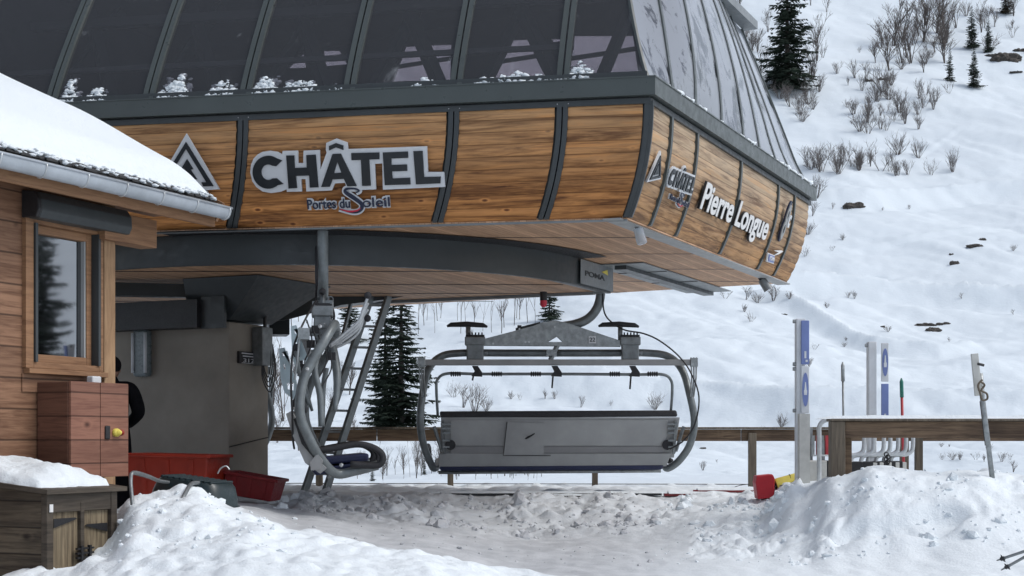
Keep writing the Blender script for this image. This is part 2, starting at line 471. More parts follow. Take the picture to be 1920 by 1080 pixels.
FAR = [(26, 905), (30, 894), (38, 870), (48, 832), (57, 785), (66, 735), (76, 680), (92, 590), (110, 480), (130, 365), (150, 255), (175, 130), (200, 20), (230, -110), (300, -330), (420, -600)]
pxs = np.concatenate([-960 + HX - F * np.geomspace(12, .9, 26) * 1.0 + 0, np.arange(-660, 2620, 6), np.geomspace(2640, 2640 + 34000, 40)])
pxs = np.unique(np.concatenate([np.linspace(-26000, -2400, 20), np.arange(-2300, -660, 60), np.arange(-660, 2620, 6), np.arange(2620, 4600, 60), np.geomspace(4700, 34000, 22)]))
Dn = np.concatenate([np.linspace(2, 8, 40, endpoint=False), np.linspace(8, 18, 300, endpoint=False), np.linspace(18, 26, 60)])
Df = np.concatenate([np.geomspace(26, 260, 620), np.linspace(265, 420, 12)])
keys = sorted(NEAR)
colz = []
for kx in keys:
    Dk = np.array([a for a, b in NEAR[kx]]); yk = np.array([b for a, b in NEAR[kx]])
    zk = (HY - yk) / F * Dk
    zk[0] = -1.7
    colz.append(np.interp(Dn, Dk, zk))
colz = np.array(colz)
Zn = np.zeros((len(Dn), len(pxs)))
for j, x in enumerate(pxs):
    i = np.searchsorted(keys, x)
    if i <= 0: Zn[:, j] = colz[0]
    elif i >= len(keys): Zn[:, j] = colz[-1]
    else:
        t = (x - keys[i - 1]) / (keys[i] - keys[i - 1]); t = t * t * (3 - 2 * t)
        Zn[:, j] = colz[i - 1] * (1 - t) + colz[i] * t
def blur(a, k, ax):
    ker = np.ones(k) / k
    pad = [(0, 0), (0, 0)]; pad[ax] = (k // 2, k // 2)
    b = np.pad(a, pad, mode='edge')
    return np.apply_along_axis(lambda v: np.convolve(v, ker, mode='valid'), ax, b)
edge_row = Zn[-1].copy()
for _ in range(2):
    Zn = blur(Zn, 7, 0)
Zn = blur(Zn, 5, 1)
zf = np.interp(Df, [a for a, b in FAR], [(HY - b) / F * a for a, b in FAR])
Zf = np.repeat(zf[:, None], len(pxs), 1)
blendr = np.clip((Df - 26) / 10, 0, 1)[:, None]
Zf = Zf * blendr + (Zn[-1][None, :] + (zf - zf[0])[:, None]) * (1 - blendr)
# benches and tracks crossing the hillside: lines in (px -> py), turned into bumps of real height
LINES = [([1450, 1620, 1740, 1850, 1990, 2600], [372, 376, 362, 350, 356, 380], .8, 9),
         ([1300, 1370, 1560, 1700, 1920, 2500], [560, 545, 536, 543, 562, 590], .9, 9),
         ([1380, 1480, 1560, 1640, 1760, 1900], [560, 582, 612, 640, 655, 640], .5, 8),
         ([600, 1000, 1300, 1500, 1900, 2400], [728, 738, 756, 776, 790, 800], .9, 10),
         ([1360, 1440, 1500, 1620], [605, 632, 640, 642], .10, 3), ([1380, 1500, 1700], [690, 672, 668], .10, 3), ([1560, 1700, 1920], [470, 455, 430], .16, 3.5), ([1560, 1640, 1720, 1800], [330, 300, 290, 240], .18, 3.5),
         ([1200, 1400, 1640, 1920, 2300], [700, 690, 702, 690, 700], .25, 8)]
Y2 = HY - Zf / Df[:, None] * F
for lx, ly, amp, wd in LINES:
    yl = np.interp(pxs, lx, ly)
    fade = np.clip((pxs - lx[0] + 60) / 160, 0, 1) * np.clip((lx[-1] + 60 - pxs) / 160, 0, 1)
    t = (Y2 - yl[None, :]) / wd
    Zf += (amp * np.exp(-np.abs(t) ** 1.4) * np.where(t > 0, 1, .75) - amp * .55 * np.exp(-((t - 2.2) / 1.1) ** 2)) * fade[None, :]
XN = (pxs[None, :] - HX) / F * Dn[:, None]
XF = (pxs[None, :] - HX) / F * Df[:, None]
def nz(x, y, s, seed=0.0): return noise.noise(Vector((x * s, y * s, seed)))
def sst(a, b, x):
    t = min(1, max(0, (x - a) / (b - a))); return t * t * (3 - 2 * t)
core = (pxs > -700) & (pxs < 2700)
slush = np.zeros_like(Zn)
for i, D in enumerate(Dn):
    for j, x in enumerate(pxs):
        X = XN[i, j]
        if not core[j] or D < 5:
            Zn[i, j] += .05 * nz(X, D, .8); continue
        py = HY - Zn[i, j] / D * F
        # slush path between the white front mound and the bank
        edge = np.interp(x, [380, 450, 560, 750, 1000, 1200, 1500], [940, 954, 1001, 1036, 1078, 1100, 1170])
        path = sst(edge + 3, edge - 5, py) * sst(10.0, 10.5, D + (0 if x < 900 else .3)) * sst(400, 460, x)
        right = 1 - sst(1050, 1500, x)
        bank = sst(13.2 if x < 1300 else 11.4, 15.2 if x < 1300 else 12.2, D) * (1 - sst(16.4, 17.2, D)) if x > 480 else 0
        rt = sst(1480, 1640, x)
        if x > 1500: bank = sst(11.0, 11.5, D) * (1 - sst(12.9, 13.6, D))
        wx, wy = X + .12 * nz(X, D, 3, 51), D + .12 * nz(X, D, 3, 52)
        msk = .35 + .65 * sst(-.25, .3, nz(X, D, 1.3, 53)); clod = (abs(nz(wx, wy, 3.6, 3)) * .55 + abs(nz(wx, wy, 8.0, 5)) * .42 + abs(nz(wx, wy, 17, 8)) * .22) * msk
        big = nz(X, D, 1.7, 1) * .6 + nz(X, D, 3.6, 2) * .3
        smooth = nz(X, D, 2.2, 11) * .05 + abs(nz(X, D, 5.5, 12)) * .045 + nz(X, D, 13, 13) * .014
        lf = sst(560, 380, x) * (1 - sst(11.3, 12, D))
        z = Zn[i, j]
        white = 1 - path
        z += bank * ((clod * .20 + nz(X, D, 40, 9) * .012 + big * .07 - .03) * (1 - .5 * rt)) * sst(8, 9, D)
        z += rt * bank * (-.09 * sst(.12, .42, nz(X * .9, D * 1.6, 1.6, 71)) + .05 * abs(nz(X, D, 2.0, 72)))
        z += white * (1 - bank) * smooth * (1.0 if D < 13 else .6)
        z += lf * (abs(nz(X, D, 2.4, 21)) * .08 + abs(nz(X, D, 7, 22)) * .028 - .055)
        z += path * (1 - bank) * (nz(X * 2, D * .6, 4.0, 31) * .012)
        if D > 17.2: z += sst(17.2, 18.2, D) * sst(25, 22, D) * (abs(nz(X, D, 2.6, 41)) * .10 + nz(X, D, 7, 42) * .03 - .02)
        Zn[i, j] = z
        slush[i, j] = path * right * (1 - .35 * bank) * (1 - sst(16.6, 17.6, D) * .9)
for i, D in enumerate(Df):
    k = min(1, (D - 26) / 6)
    for j, x in enumerate(pxs):
        X = XF[i, j]
        Zf[i, j] += k * (nz(X, D, .05, 4) * 1.5 * min(1, (D - 26) / 30) + nz(X + D * .5, D * .6, .15, 5) * .55 * min(1, (D - 20) / 40) + abs(nz(X + D * .4, D * .5, .4, 6)) * .30 * min(1, (D - 20) / 40) + nz(X, D, 1.2, 7) * .07 + nz(X, D, 3.1, 8) * .03)
Zf[0] = Zn[-1]

def sheet(name, X, D, Z, mat, attr=None):
    nr, nc = Z.shape
    co = np.empty((nr, nc, 3)); co[..., 0] = X; co[..., 1] = D[:, None]; co[..., 2] = Z + EYE
    me = bpy.data.meshes.new(name)
    me.vertices.add(nr * nc); me.vertices.foreach_set('co', co.reshape(-1))
    idx = np.arange(nr * nc).reshape(nr, nc)
    q = np.stack([idx[:-1, :-1], idx[:-1, 1:], idx[1:, 1:], idx[1:, :-1]], -1).reshape(-1, 4)
    me.loops.add(q.size); me.loops.foreach_set('vertex_index', q.reshape(-1))
    me.polygons.add(len(q)); me.polygons.foreach_set('loop_start', np.arange(0, q.size, 4)); me.polygons.foreach_set('loop_total', np.full(len(q), 4))
    me.polygons.foreach_set('use_smooth', np.ones(len(q), bool))
    me.update(calc_edges=True)
    if attr is not None:
        a = me.attributes.new('slush', 'FLOAT', 'POINT'); a.data.foreach_set('value', attr.reshape(-1))
    me.materials.append(mat)
    o = bpy.data.objects.new(name, me); COL.objects.link(o)
    return tag(o, kind='structure')
sheet('ground', XN, Dn, Zn, M['snow'], slush)
sheet('hillside', XF, Df, Zf, M['snow_hill'])
# snow field under and behind the camera
g = MB(); rows = []
for yy in np.linspace(-400, 2, 30):
    rows.append([Vector((xx, yy, (0 if yy > -60 else (-60 - yy) * .3) + .0)) for xx in np.linspace(-2.0 * max(12, abs(yy) + 12), 2.0 * max(12, abs(yy) + 12), 30)])
tag(g.grid(rows).build('snow_field', M['snow_hill'], smooth=True), kind='structure')

def chunks(name, spots, lab, mat='snow_clump', up=.2):
    mb = MB(); rnd = random.Random(31)
    for px, D, r0 in spots:
        j = int(np.argmin(np.abs(pxs - px))); z = float(np.interp(D, Dn, Zn[:, j]))
        r_ = r0 * rnd.uniform(.5, 1.3)
        bm = bmesh.new(); bmesh.ops.create_icosphere(bm, subdivisions=1, radius=1)
        m = Matrix.Rotation(rnd.uniform(0, 6), 3, 'Z') @ Matrix.Rotation(rnd.uniform(0, 6), 3, 'X')
        sx, sy, sz = rnd.uniform(.7, 1.3), rnd.uniform(.7, 1.2), rnd.uniform(.5, .9)
        vs = [m @ Vector((v.co.x * sx, v.co.y * sy, v.co.z * sz)) * r_ * rnd.uniform(.78, 1.15) + Vector(((px - HX) / F * D, D, EYE + z + r_ * up)) for v in bm.verts]
        mb.add(vs, [tuple(v.index for v in f.verts) for f in bm.faces]); bm.free()
    return tag(mb.build(name, M[mat], smooth=False), lab, 'snow', kind='stuff')
rc = random.Random(12); sp_ = []
for k in range(2600):
    px = rc.uniform(500, 2100)
    if px > 1480 and rc.random() < .72: continue
    if px < 1480: D = rc.uniform(14.0, 16.5) if px < 1300 else rc.uniform(12.9, 15.0)
    else: D = rc.uniform(11.0, 12.2)
    if noise.noise(Vector((px * .012, D * 1.5, 4))) < -.08: continue
    sp_.append((px, D, .016 + (.055 if px < 1480 else .042) * rc.random() ** 4))
for k in range(260): sp_.append((rc.uniform(520, 1900), rc.uniform(11.2, 13.5), .008 + .02 * rc.random() ** 3))
for k in range(160): sp_.append((rc.uniform(180, 560), rc.uniform(8.6, 11.0), .008 + .03 * rc.random() ** 3))
chunks('snow_chunks', [q for q in sp_ if 560 < q[0] < 1230 and q[1] > 11.1 and (q[0] * 7.3) % 1 < .6], 'loose dirty snow chunks scattered over the bank under the chair', 'snow_dirty', .05)
chunks('snow_chunks', [q for q in sp_ if not (560 < q[0] < 1230 and q[1] > 11.1)], 'loose white snow chunks on the right bank and left mound', 'snow_clump', -.05)

def hill(px, py):
    """world point of the hillside seen at that photo pixel"""
    j = int(np.argmin(np.abs(pxs - px)))
    ys = HY - Zf[:, j] / Df * F
    for i in range(1, len(Df)):
        if ys[i] <= py:
            t = (ys[i - 1] - py) / max(1e-6, ys[i - 1] - ys[i]); t = min(1, max(0, t))
            D = Df[i - 1] + (Df[i] - Df[i - 1]) * t
            return P(px, py, D)
    return P(px, py, Df[-1])
def ground(px, D):
    j = int(np.argmin(np.abs(pxs - px)))
    if D < 26: z = np.interp(D, Dn, Zn[:, j])
    else: z = np.interp(D, Df, Zf[:, j])
    return Vector(((px - HX) / F * D, D, EYE + z))
def ground_xy(X, Y):
    return ground(HX + X / Y * F, Y)

# ------------------------------------------------------------------ lift station
ZT, ZB = EYE + 2.996, EYE + 2.015            # cladding top and bottom
ZC0, ZC1 = EYE + 3.035, EYE + 3.19           # cornice
CT = Vector((1.204, 13.21, 0))               # plan corner (top of cladding)
RR = Vector((3.75, 18.91, 0))
rear = Vector((-.857, .515, 0)); nr3 = Vector((.515, .857, 0))
FL = CT - e3 * 8.0
RL = RR + rear * 8.2
def corner(sf, ss, which='front'):
    n1, b1 = (f3, sf) if which == 'front' else (nr3, sf)
    A = np.array([[n1.x, n1.y], [n3.x, n3.y]])
    c = np.linalg.solve(A, [-b1, -ss])
    base = CT if which == 'front' else RR
    return base + Vector((c[0], c[1], 0))
ST = empty('lift_station', (-3.3, 17.0, EYE - .95), 'chairlift station with wood clad skirt, curved glass roof and concrete pillar', 'lift station')
def inset(t): return .28 * t ** 2.2
NB = 9
tlist = [(b + k / 5) / NB for b in range(NB) for k in range(5)] + [1.0]
def bul(t):
    q = (t * NB) % 1.0
    return .022 * math.sqrt(max(0, 1 - (2 * q - 1) ** 2)) if t < .999 else 0.0
def fpt(s, t, out=0.0):        # front cladding point, s metres left of the corner
    c = corner(inset(t) - out, inset(t) - out)
    b = bul(t) if out == 0 else 0
    p = c - e3 * s + f3 * b
    p.z = ZT + (ZB - ZT) * t
    return p
SL = (RR - CT).length
def spt(u, t, out=0.0):        # side cladding, u 0..1
    a = corner(inset(t) - out, inset(t) - out); r_ = corner(0 if True else 0, inset(t) - out, 'rear')
    p = a.lerp(r_, u) + n3 * (bul(t) * .45 if out == 0 else 0)
    p.z = ZT + (ZB - ZT) * t
    return p
def front_s(px, Y0=CT):
    k = (px - HX) / F
    return (CT.x - k * CT.y) / (e3.x - k * e3.y)
div_f = [0.0, front_s(1050), front_s(847), front_s(453), front_s(453) + 2.0, 8.0]
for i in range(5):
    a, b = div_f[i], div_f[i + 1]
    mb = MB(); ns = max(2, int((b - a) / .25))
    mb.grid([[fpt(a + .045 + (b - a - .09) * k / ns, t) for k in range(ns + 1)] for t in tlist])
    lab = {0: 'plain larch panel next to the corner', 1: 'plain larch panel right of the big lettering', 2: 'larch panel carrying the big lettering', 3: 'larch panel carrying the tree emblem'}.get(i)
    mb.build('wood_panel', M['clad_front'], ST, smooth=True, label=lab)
us = [0, .094 , .216, .448, .690, .806, .905, 1.0]
xs_top = [1215, 1257, 1305, 1387, 1457, 1487, 1512]
def side_u(px):
    k = (px - HX) / F; v = RR - CT
    return (k * CT.y - CT.x) / (v.x - k * v.y)
us = [0] + [side_u(x) for x in xs_top[1:6]] + [1.0]
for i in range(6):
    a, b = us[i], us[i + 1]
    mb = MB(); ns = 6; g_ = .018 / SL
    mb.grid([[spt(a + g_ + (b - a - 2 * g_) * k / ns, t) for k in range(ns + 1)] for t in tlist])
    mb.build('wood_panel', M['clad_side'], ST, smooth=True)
# dark backing behind the boards, and mullions
mb = MB()
mb.grid([[fpt(s, t, -.03) for s in (0, 4, 8)] for t in tlist[::3] + [1.0]])
mb.grid([[spt(u, t, -.03) for u in (0, .5, 1)] for t in tlist[::3] + [1.0]])
mb.build('panel_backing', M['steel_dark'], ST)
tm = [k / 14 for k in range(15)]
def mullion(pts_out, side, wd, gap=None):
    mb = MB()
    rows = []
    mb.slab([[p - side * wd / 2 for p in pts_out], [p + side * wd / 2 for p in pts_out]], Vector((0, 0, 0)) + (-.06 * (f3 if side is e3 else n3)))
    return mb
for s in div_f[1:-1]:
    for off in (-.028, .028):
        mullion([fpt(s + off, t, .034) for t in tm], e3, .044).build('mullion', M['steel_dark'], ST)
for u in us[1:-1]:
    mullion([spt(u, t, .034) for t in tm], d3, .05).build('mullion', M['steel_cornice'], ST)
mullion([fpt(.012, t, .03) for t in tm], e3, .075).build('corner_mullion', M['steel_dark'], ST)
mullion([spt(.002, t, .03) for t in tm], d3, .03).build('corner_mullion', M['steel_dark'], ST)
# frame strip above the boards and the cornice
def plan_band(name, z0, z1, out0, out1, mat, smooth=False):
    """closed box section running round front, side, rear and left"""
    def loop(o):
        cF = corner(-o, -o); cR = corner(-o, -o, 'rear')
        return [FL + f3 * o - e3 * o, cF, cR, RL + nr3 * o + rear * o]
    a, b = loop(out0), loop(out1)
    mb = MB()
    for i in range(4):
        j = (i + 1) % 4
        A0, A1, B0, B1 = a[i], a[j], b[i], b[j]
        z = lambda p, zz: Vector((p.x, p.y, zz))
        mb.add([z(B0, z0), z(B1, z0), z(B1, z1), z(B0, z1)], [(0, 1, 2, 3)])
        mb.add([z(A0, z1), z(A1, z1), z(B1, z1), z(B0, z1)], [(0, 1, 2, 3)])
        mb.add([z(A0, z0), z(A1, z0), z(B1, z0), z(B0, z0)], [(0, 1, 2, 3)])
        mb.add([z(A0, z0), z(A1, z0), z(A1, z1), z(A0, z1)], [(0, 1, 2, 3)])
    return mb.build(name, mat, ST)
plan_band('frame_strip', ZT - .025, ZT + .025, -.05, .035, M['steel_dark'])
plan_band('shadow_gap', ZT + .025, ZC0, -.1, .01, M['black'])
plan_band('cornice', ZC0, ZC1, -.12, .09, M['steel_cornice'])
plan_band('cornice_lip', ZC1, ZC1 + .012, -.02, .097, M['steel_cornice'])
# small screws at the frame joints
mb = MB()
for s in div_f[1:4]:
    for off in (-.05, .05):
        mb.ball(fpt(s + off, 0, .04) + Vector((0, 0, .0)), .006, 1)
mb.build('screws', M['galv_light'], ST)
# soffit plate, joints, border strip
def poly_plate(name, pts, z, mat, th=.03, parent=ST):
    mb = MB(); mb.prism([Vector((p[0], p[1], z)) for p in pts], (0, 0, th))
    return mb.build(name, mat, parent)
cB = corner(.28, .28); cBr = corner(0, .28, 'rear')
poly_plate('soffit', [FL + f3 * -.28, cB, cBr, RL], ZB - .012, M['soffit'], .03)
mb = MB(); dS0 = (RR - CT).normalized()
for D in (14.77, 16.07, 17.5, 18.85, 20.2):
    xe = (cB.x + (D - cB.y) / dS0.y * dS0.x - .06) if D < cBr.y - .05 else cBr.x - (D - cBr.y) / .515 * .857 - .05; mb.box(((xe - 6) / 2, D, ZB - .013), (xe + 6, .022, .004))
mb.build('soffit_joints', M['black'], ST)
mb = MB(); mb.box((cB + cBr) / 2 + n3 * -.09 + Vector((0, 0, ZB - .018)), (SL, .17, .012), (d3, n3, UP)); mb.build('border_strip', M['grey_strip'], ST)
mb = MB(); mb.box(fpt(4, 1) * 1 + f3 * -.03 + Vector((0, 0, -.02)), (8.0, .06, .012), (e3, f3, UP)); mb.build('border_strip', M['steel_gate'], ST)
# contour skirt of the bullwheel
CC = Vector((-2.3, 17.8, 0)); RC = 3.33
ZS = EYE + 1.70
def arc(r, a0, a1, k): return [CC + Vector((math.cos(a), math.sin(a), 0)) * r for a in np.linspace(a0, a1, k)]
aR = math.atan2(n3.y, n3.x)          # tangent point on the right
aL = math.atan2(-n3.y, -n3.x) - 2 * math.pi
def skirt(r, ext=1.0, k=70):
    pts = arc(r, aL, aR, k)
    return [pts[0] + d3 * ext] + pts + [pts[-1] + d3 * ext]
sk = skirt(RC); si = skirt(RC - .05)
mb = MB()
zz = lambda p, z: Vector((p.x, p.y, z))
mb.grid([[zz(p, ZB - .014) for p in sk], [zz(p, ZS) for p in sk]])
mb.grid([[zz(p, ZS) for p in sk], [zz(p, ZS) for p in si]])
mb.grid([[zz(p, ZS) for p in si], [zz(p, ZB - .014) for p in si]])
mb.add([zz(sk[-1], ZB - .014), zz(sk[-1], ZS), zz(si[-1], ZS), zz(si[-1], ZB - .014)], [(0, 1, 2, 3)])
mb.build('contour_skirt', M['steel_dark'], ST, smooth='auto', weld=True)
# end return of the skirt, towards the rear left
endp = sk[-1]
mb = MB(); mb.box(zz(endp - n3 * .35, (ZB + ZS) / 2 - .01), (.7, .03, ZB - ZS - .03), (n3, d3, UP)); mb.build('skirt_end', M['steel_gate'], ST)
# lip and wooden disc floor
so = skirt(RC - .052); s2 = skirt(RC - .20)
def above(p):  # keep near side of the chord
    q = p - Vector((.83, 17.96, 0)); return q.dot(nr3) < 0
lip = [(a, b) for a, b in zip(so, s2) if above(a)]
mb = MB(); mb.grid([[zz(a, ZS + .004) for a, b in lip], [zz(b, ZS + .03) for a, b in lip]]); mb.build('skirt_lip', M['steel_gate'], ST, smooth=True)
fl = [b for a, b in lip]
mb = MB(); mb.prism([zz(p, ZS + .03) for p in fl], (0, 0, .02)); mb.build('disc_floor', M['soffit'], ST)
mb = MB()
for D in (15.3, 16.6, 17.6, 18.6):
    hw = math.sqrt(max(0, (RC - .22) ** 2 - (D - CC.y) ** 2))
    xr = min(CC.x + hw, .83 - (D - 17.96) * (.857 / .515)) if D > 17.96 else CC.x + hw
    xl = CC.x - hw
    mb.box(((xl + xr) / 2, D, ZS + .026), (xr - xl, .02, .004))
mb.build('floor_joints', M['black'], ST)
mb = MB(); a_, b_ = fl[0], fl[-1]
mb.bar(zz(a_, ZS + .04), zz(b_, ZS + .04), .06, .09); mb.build('floor_edge_beam', M['steel_gate'], ST)
# black strip painted as the dark inside the hanger slot; grey border, dark rail
mb = MB()
sl0 = [p for p in skirt(RC + .02, 3.6)][-34:]; sl1 = [p for p in skirt(RC + .34, 3.6)][-34:]
mb.grid([[zz(p, ZB - .022) for p in sl0[:-1]], [zz(p, ZB - .022) for p in sl1[:-1]]]); mb.build('track_slot_shade', M['black'], ST)
S0 = Vector((1.17, 16.85, 0))
mb = MB(); mb.box(zz(S0 + d3 * 1.8, ZB - .024), (3.5, .62, .012), (d3, n3, UP)); mb.build('track_border', M['steel_gate'], ST)
mb = MB(); mb.box(zz(S0 + d3 * 1.85, ZB - .05), (3.4, .14, .05), (d3, n3, UP)); mb.build('track_rail', M['steel_dark'], ST)
for k in (0.9, 2.1): MB().box(zz(S0 + d3 * k, ZB - .034), (.02, .6, .006), (d3, n3, UP)).build('track_joint', M['black'], ST)

# text and outline helpers --------------------------------------------------
def flat_shape(name, loops, frame, mat, th, parent, off=0.0, grow=0.0, label=None, pre=None):
    """loops: list of [(u,v)..] outlines (holes by nesting) on a plane frame=(origin,u,v,n)"""
    cu = bpy.data.curves.new(name, 'CURVE'); cu.dimensions = '2D'; cu.fill_mode = 'BOTH'
    cu.extrude = th / 2; cu.offset = grow
    for lp in loops:
        sp = cu.splines.new('POLY'); sp.points.add(len(lp) - 1); sp.use_cyclic_u = True
        for pt, (a, b) in zip(sp.points, lp): pt.co = (a, b, 0, 1)
    return _curve_done(name, cu, frame, mat, th, parent, off, label)
def _curve_done(name, cu, frame, mat, th, parent, off, label, fit=None):
    ob = bpy.data.objects.new(name, cu); COL.objects.link(ob)
    bpy.context.view_layer.update()
    dg = bpy.context.evaluated_depsgraph_get()
    me = bpy.data.meshes.new_from_object(ob.evaluated_get(dg))
    bpy.data.objects.remove(ob)
    o0 = wloc(parent); O, u, v, n = frame
    if fit:
        xs = [q.co.x for q in me.vertices]; ys = [q.co.y for q in me.vertices]
        x0, x1 = min(xs), max(xs); y0 = 0.0
        cap = fit[2]
        sx = fit[0] / (x1 - x0); sy = fit[1] / cap
        for q in me.vertices: q.co.x = (q.co.x - x0) * sx; q.co.y *= sy
    for q in me.vertices:
        a, b, c = q.co
        q.co = O + u * a + v * b + n * (c + off + th / 2) - o0
    me.materials.clear(); me.materials.append(mat)
    o = bpy.data.objects.new(name, me); COL.objects.link(o)
    if parent: o.parent = parent
    if label: o['label'] = label
    return o
def text_shape(name, body, frame, width, cap, mat, th, parent, off=0.0, grow=0.0, label=None):
    cu = bpy.data.curves.new(name, 'FONT'); cu.body = body; cu.size = 1.0
    cu.extrude = th / 2; cu.offset = grow
    return _curve_done(name, cu, frame, mat, th, parent, off, label, fit=(width, cap, .69))
def tilt_frame(nrm, along, p_top, p_bot):
    v = (p_top - p_bot); v = v - along * v.dot(along); v.normalize()
    n = along.cross(v).normalized()
    if n.dot(nrm) < 0: n = -n
    return v, n
# front sign plane
pt_, pb_ = fpt(3, .22), fpt(3, .97)
vF, nF = tilt_frame(f3, e3, pt_, pb_)
OF = pt_ + nF * .075
def uvF(px, py):
    q = ray_plane(px, py, OF, nF) - OF
    return (q.dot(e3), q.dot(vF))
FRF = (OF, e3, vF, nF)
Z7 = lambda u, v: uvF(300 + u / 3.4286, 180 + v / 3.4286)
def L7(s): 
    a = [float(x) for x in s.replace(',', ' ').split()]
    return [Z7(a[i], a[i + 1]) for i in range(0, len(a), 2)]
back = L7('585,490 590,440 606,402 630,376 662,358 710,351 760,358 790,374 792,352 890,350 893,430 925,430 927,350 1030,346 1036,470 1075,362 1070,345 1072,300 1137,272 1208,298 1212,340 1718,322 1725,487 1828,487 1835,582 1436,600 1432,432 1385,434 1392,598 1296,602 1215,608 1192,556 1128,560 1108,605 945,612 940,532 912,533 917,612 820,614 818,598 780,614 720,622 664,612 624,584 598,545')
cl = []
for a in np.linspace(R(47), R(318), 28): cl.append((703 + 100 * math.cos(a) * 1.0, 487 - 106 * math.sin(a)))
cl2 = []
for a in np.linspace(R(318), R(47), 28): cl2.append((703 + 44 * math.cos(a), 487 - 50 * math.sin(a)))
cpts = [(792, 412)] + cl[1:-1] + [(800, 562)] + [(757, 526)] + cl2[1:-1] + [(754, 449)]
CH = [[Z7(a, b) for a, b in cpts]]
CH.append(L7('818,380 870,379 873,460 950,457 947,377 1007,374 1025,583 970,586 965,508 880,511 888,588 833,592'))
CH.append(L7('1093,318 1137,300 1184,316 1184,344 1138,328 1093,348'))
CH.append(L7('1115,370 1168,368 1270,575 1210,577 1188,530 1115,533 1098,580 1042,582'))
CH.append(L7('1146,420 1172,490 1125,493'))
CH.append(L7('1235,364 1415,360 1415,403 1350,405 1360,573 1305,575 1297,408 1237,410'))
CH.append(L7('1437,360 1598,354 1600,395 1492,399 1493,440 1592,437 1594,478 1496,482 1500,527 1612,522 1615,565 1450,570'))
CH.append(L7('1633,352 1692,350 1702,518 1808,515 1806,558 1650,565'))
sgn = flat_shape('resort_sign', [back], FRF, M['sign_alu'], .02, ST, 0, label='large grey lettering board on the front skirt')
flat_shape('letters', CH, FRF, M['sign_black'], .012, sgn, .022)
# lower line of the sign
def sub_text(parent, frame, o_uv, wd, cap, back_grow):
    O, u, v, n = frame
    def fr(du, dv): return (O + u * (o_uv[0] + du) + v * (o_uv[1] + dv), u, v, n)
    w1 = wd * .52; 
    for (nm, mt, off, gr) in (('letter_backing', M['sign_alu'], 0, back_grow), ('small_letters', M['sign_navy'], .017, 0.008)):
        text_shape(nm, 'Portes du', fr(0, 0), w1, cap, mt, .012, parent, off + .0 + (.004 if gr else 0), gr)
        text_shape(nm, 'oleil', fr(wd * .67, 0), wd * .33, cap, mt, .012, parent, off + .0, gr)
    # the tall swash S with a red stroke
    S = [(.60, 1.55), (.645, 1.75), (.60, 1.98), (.50, 2.0), (.475, 1.7), (.53, 1.3), (.62, .7), (.665, .2), (.63, -.35), (.54, -.5), (.38, -.1)]
    def stroke(pts, ws, z, nm, mt):
        pp = crom([Vector((a * wd, b * cap, 0)) for a, b in pts], 6)
        wv = np.interp(np.linspace(0, 1, len(pp)), np.linspace(0, 1, len(ws)), ws)
        l_, r_ = [], []
        for i, p in enumerate(pp):
            t = (pp[min(i + 1, len(pp) - 1)] - pp[max(i - 1, 0)]).normalized(); q = Vector((-t.y, t.x, 0)) * wv[i]
            l_.append(p + q); r_.append(p - q)
        mb = MB(); O2, u2, v2, n2 = fr(0, 0)
        cv = lambda p: O2 + u2 * p.x + v2 * p.y + n2 * z
        mb.slab([[cv(p) for p in l_], [cv(p) for p in r_]], n2 * .006)
        mb.build(nm, mt, parent)
    stroke(S, [cap * .30, cap * .36, cap * .36, cap * .3], .013, 'swash_backing', M['sign_alu'])
    stroke(S, [cap * .05, cap * .10, cap * .22, cap * .2, cap * .06], .022, 'swash', M['sign_navy'])
    stroke([(.40, -.12), (.5, -.38), (.6, -.32), (.645, -.05)], [cap * .03, cap * .09, cap * .08, cap * .03], .031, 'red_swash', M['sign_red'])
ss0 = empty('slogan_sign', OF); ss0.parent = ST; ss0.location = OF - ST.location
p0 = Z7(955, 724); p1 = Z7(1483, 706)
u_dir = Vector((p1[0] - p0[0], p1[1] - p0[1], 0))
ang = math.atan2(u_dir.y, u_dir.x)
FR2 = (OF + e3 * p0[0] + vF * p0[1], e3 * math.cos(ang) + vF * math.sin(ang), vF * math.cos(ang) - e3 * math.sin(ang), nF)
sub_text(ss0, FR2, (0, 0), u_dir.length, abs(Z7(955, 664)[1] - Z7(955, 724)[1]) * 1.0, .10)
# tree emblem on the left front panel
EMB = [L7('175,240 388,598 300,603 336,648 296,668 60,676 30,655 44,606 -38,606')]
EMB2 = [L7('175,293 352,576 285,578 275,552 306,551 175,337 86,486 44,556 76,556 66,580 -2,582'), L7('182,403 222,468 204,470 246,532 226,535 282,612 250,616 282,652 90,660 104,622 78,622 132,540 112,538 158,474 140,473')]
em = flat_shape('tree_emblem', EMB, FRF, M['sign_alu'], .02, ST, 0, label='grey triangular emblem with a black tree on the front skirt')
flat_shape('emblem_lines', EMB2, FRF, M['sign_black'], .012, em, .022)
# side signs
pt_, pb_ = spt(.4, .2), spt(.4, .95)
dS = (RR - CT).normalized()
vS, nS = tilt_frame(n3, dS, pt_, pb_)
OS = pt_ + nS * .06
FRS = (OS, dS, vS, nS)
def uvS(px, py):
    q = ray_plane(px, py, OS, nS) - OS
    return (q.dot(dS), q.dot(vS))
Z6 = lambda a, b: uvS(1160 + a / 2.842, 180 + b / 2.842)
tri = [Z6(215, 290), Z6(214, 440), Z6(140, 457)]
e2 = flat_shape('tree_emblem', [tri], FRS, M['sign_alu'], .02, ST, label='small grey triangular emblem on the side skirt')
cen = (sum(p[0] for p in tri) / 3, sum(p[1] for p in tri) / 3)
sc_ = lambda k, pts: [(cen[0] + (p[0] - cen[0]) * k, cen[1] + (p[1] - cen[1]) * k) for p in pts]
flat_shape('emblem_lines', [sc_(.78, tri), sc_(.55, tri)], FRS, M['sign_black'], .01, e2, .022)
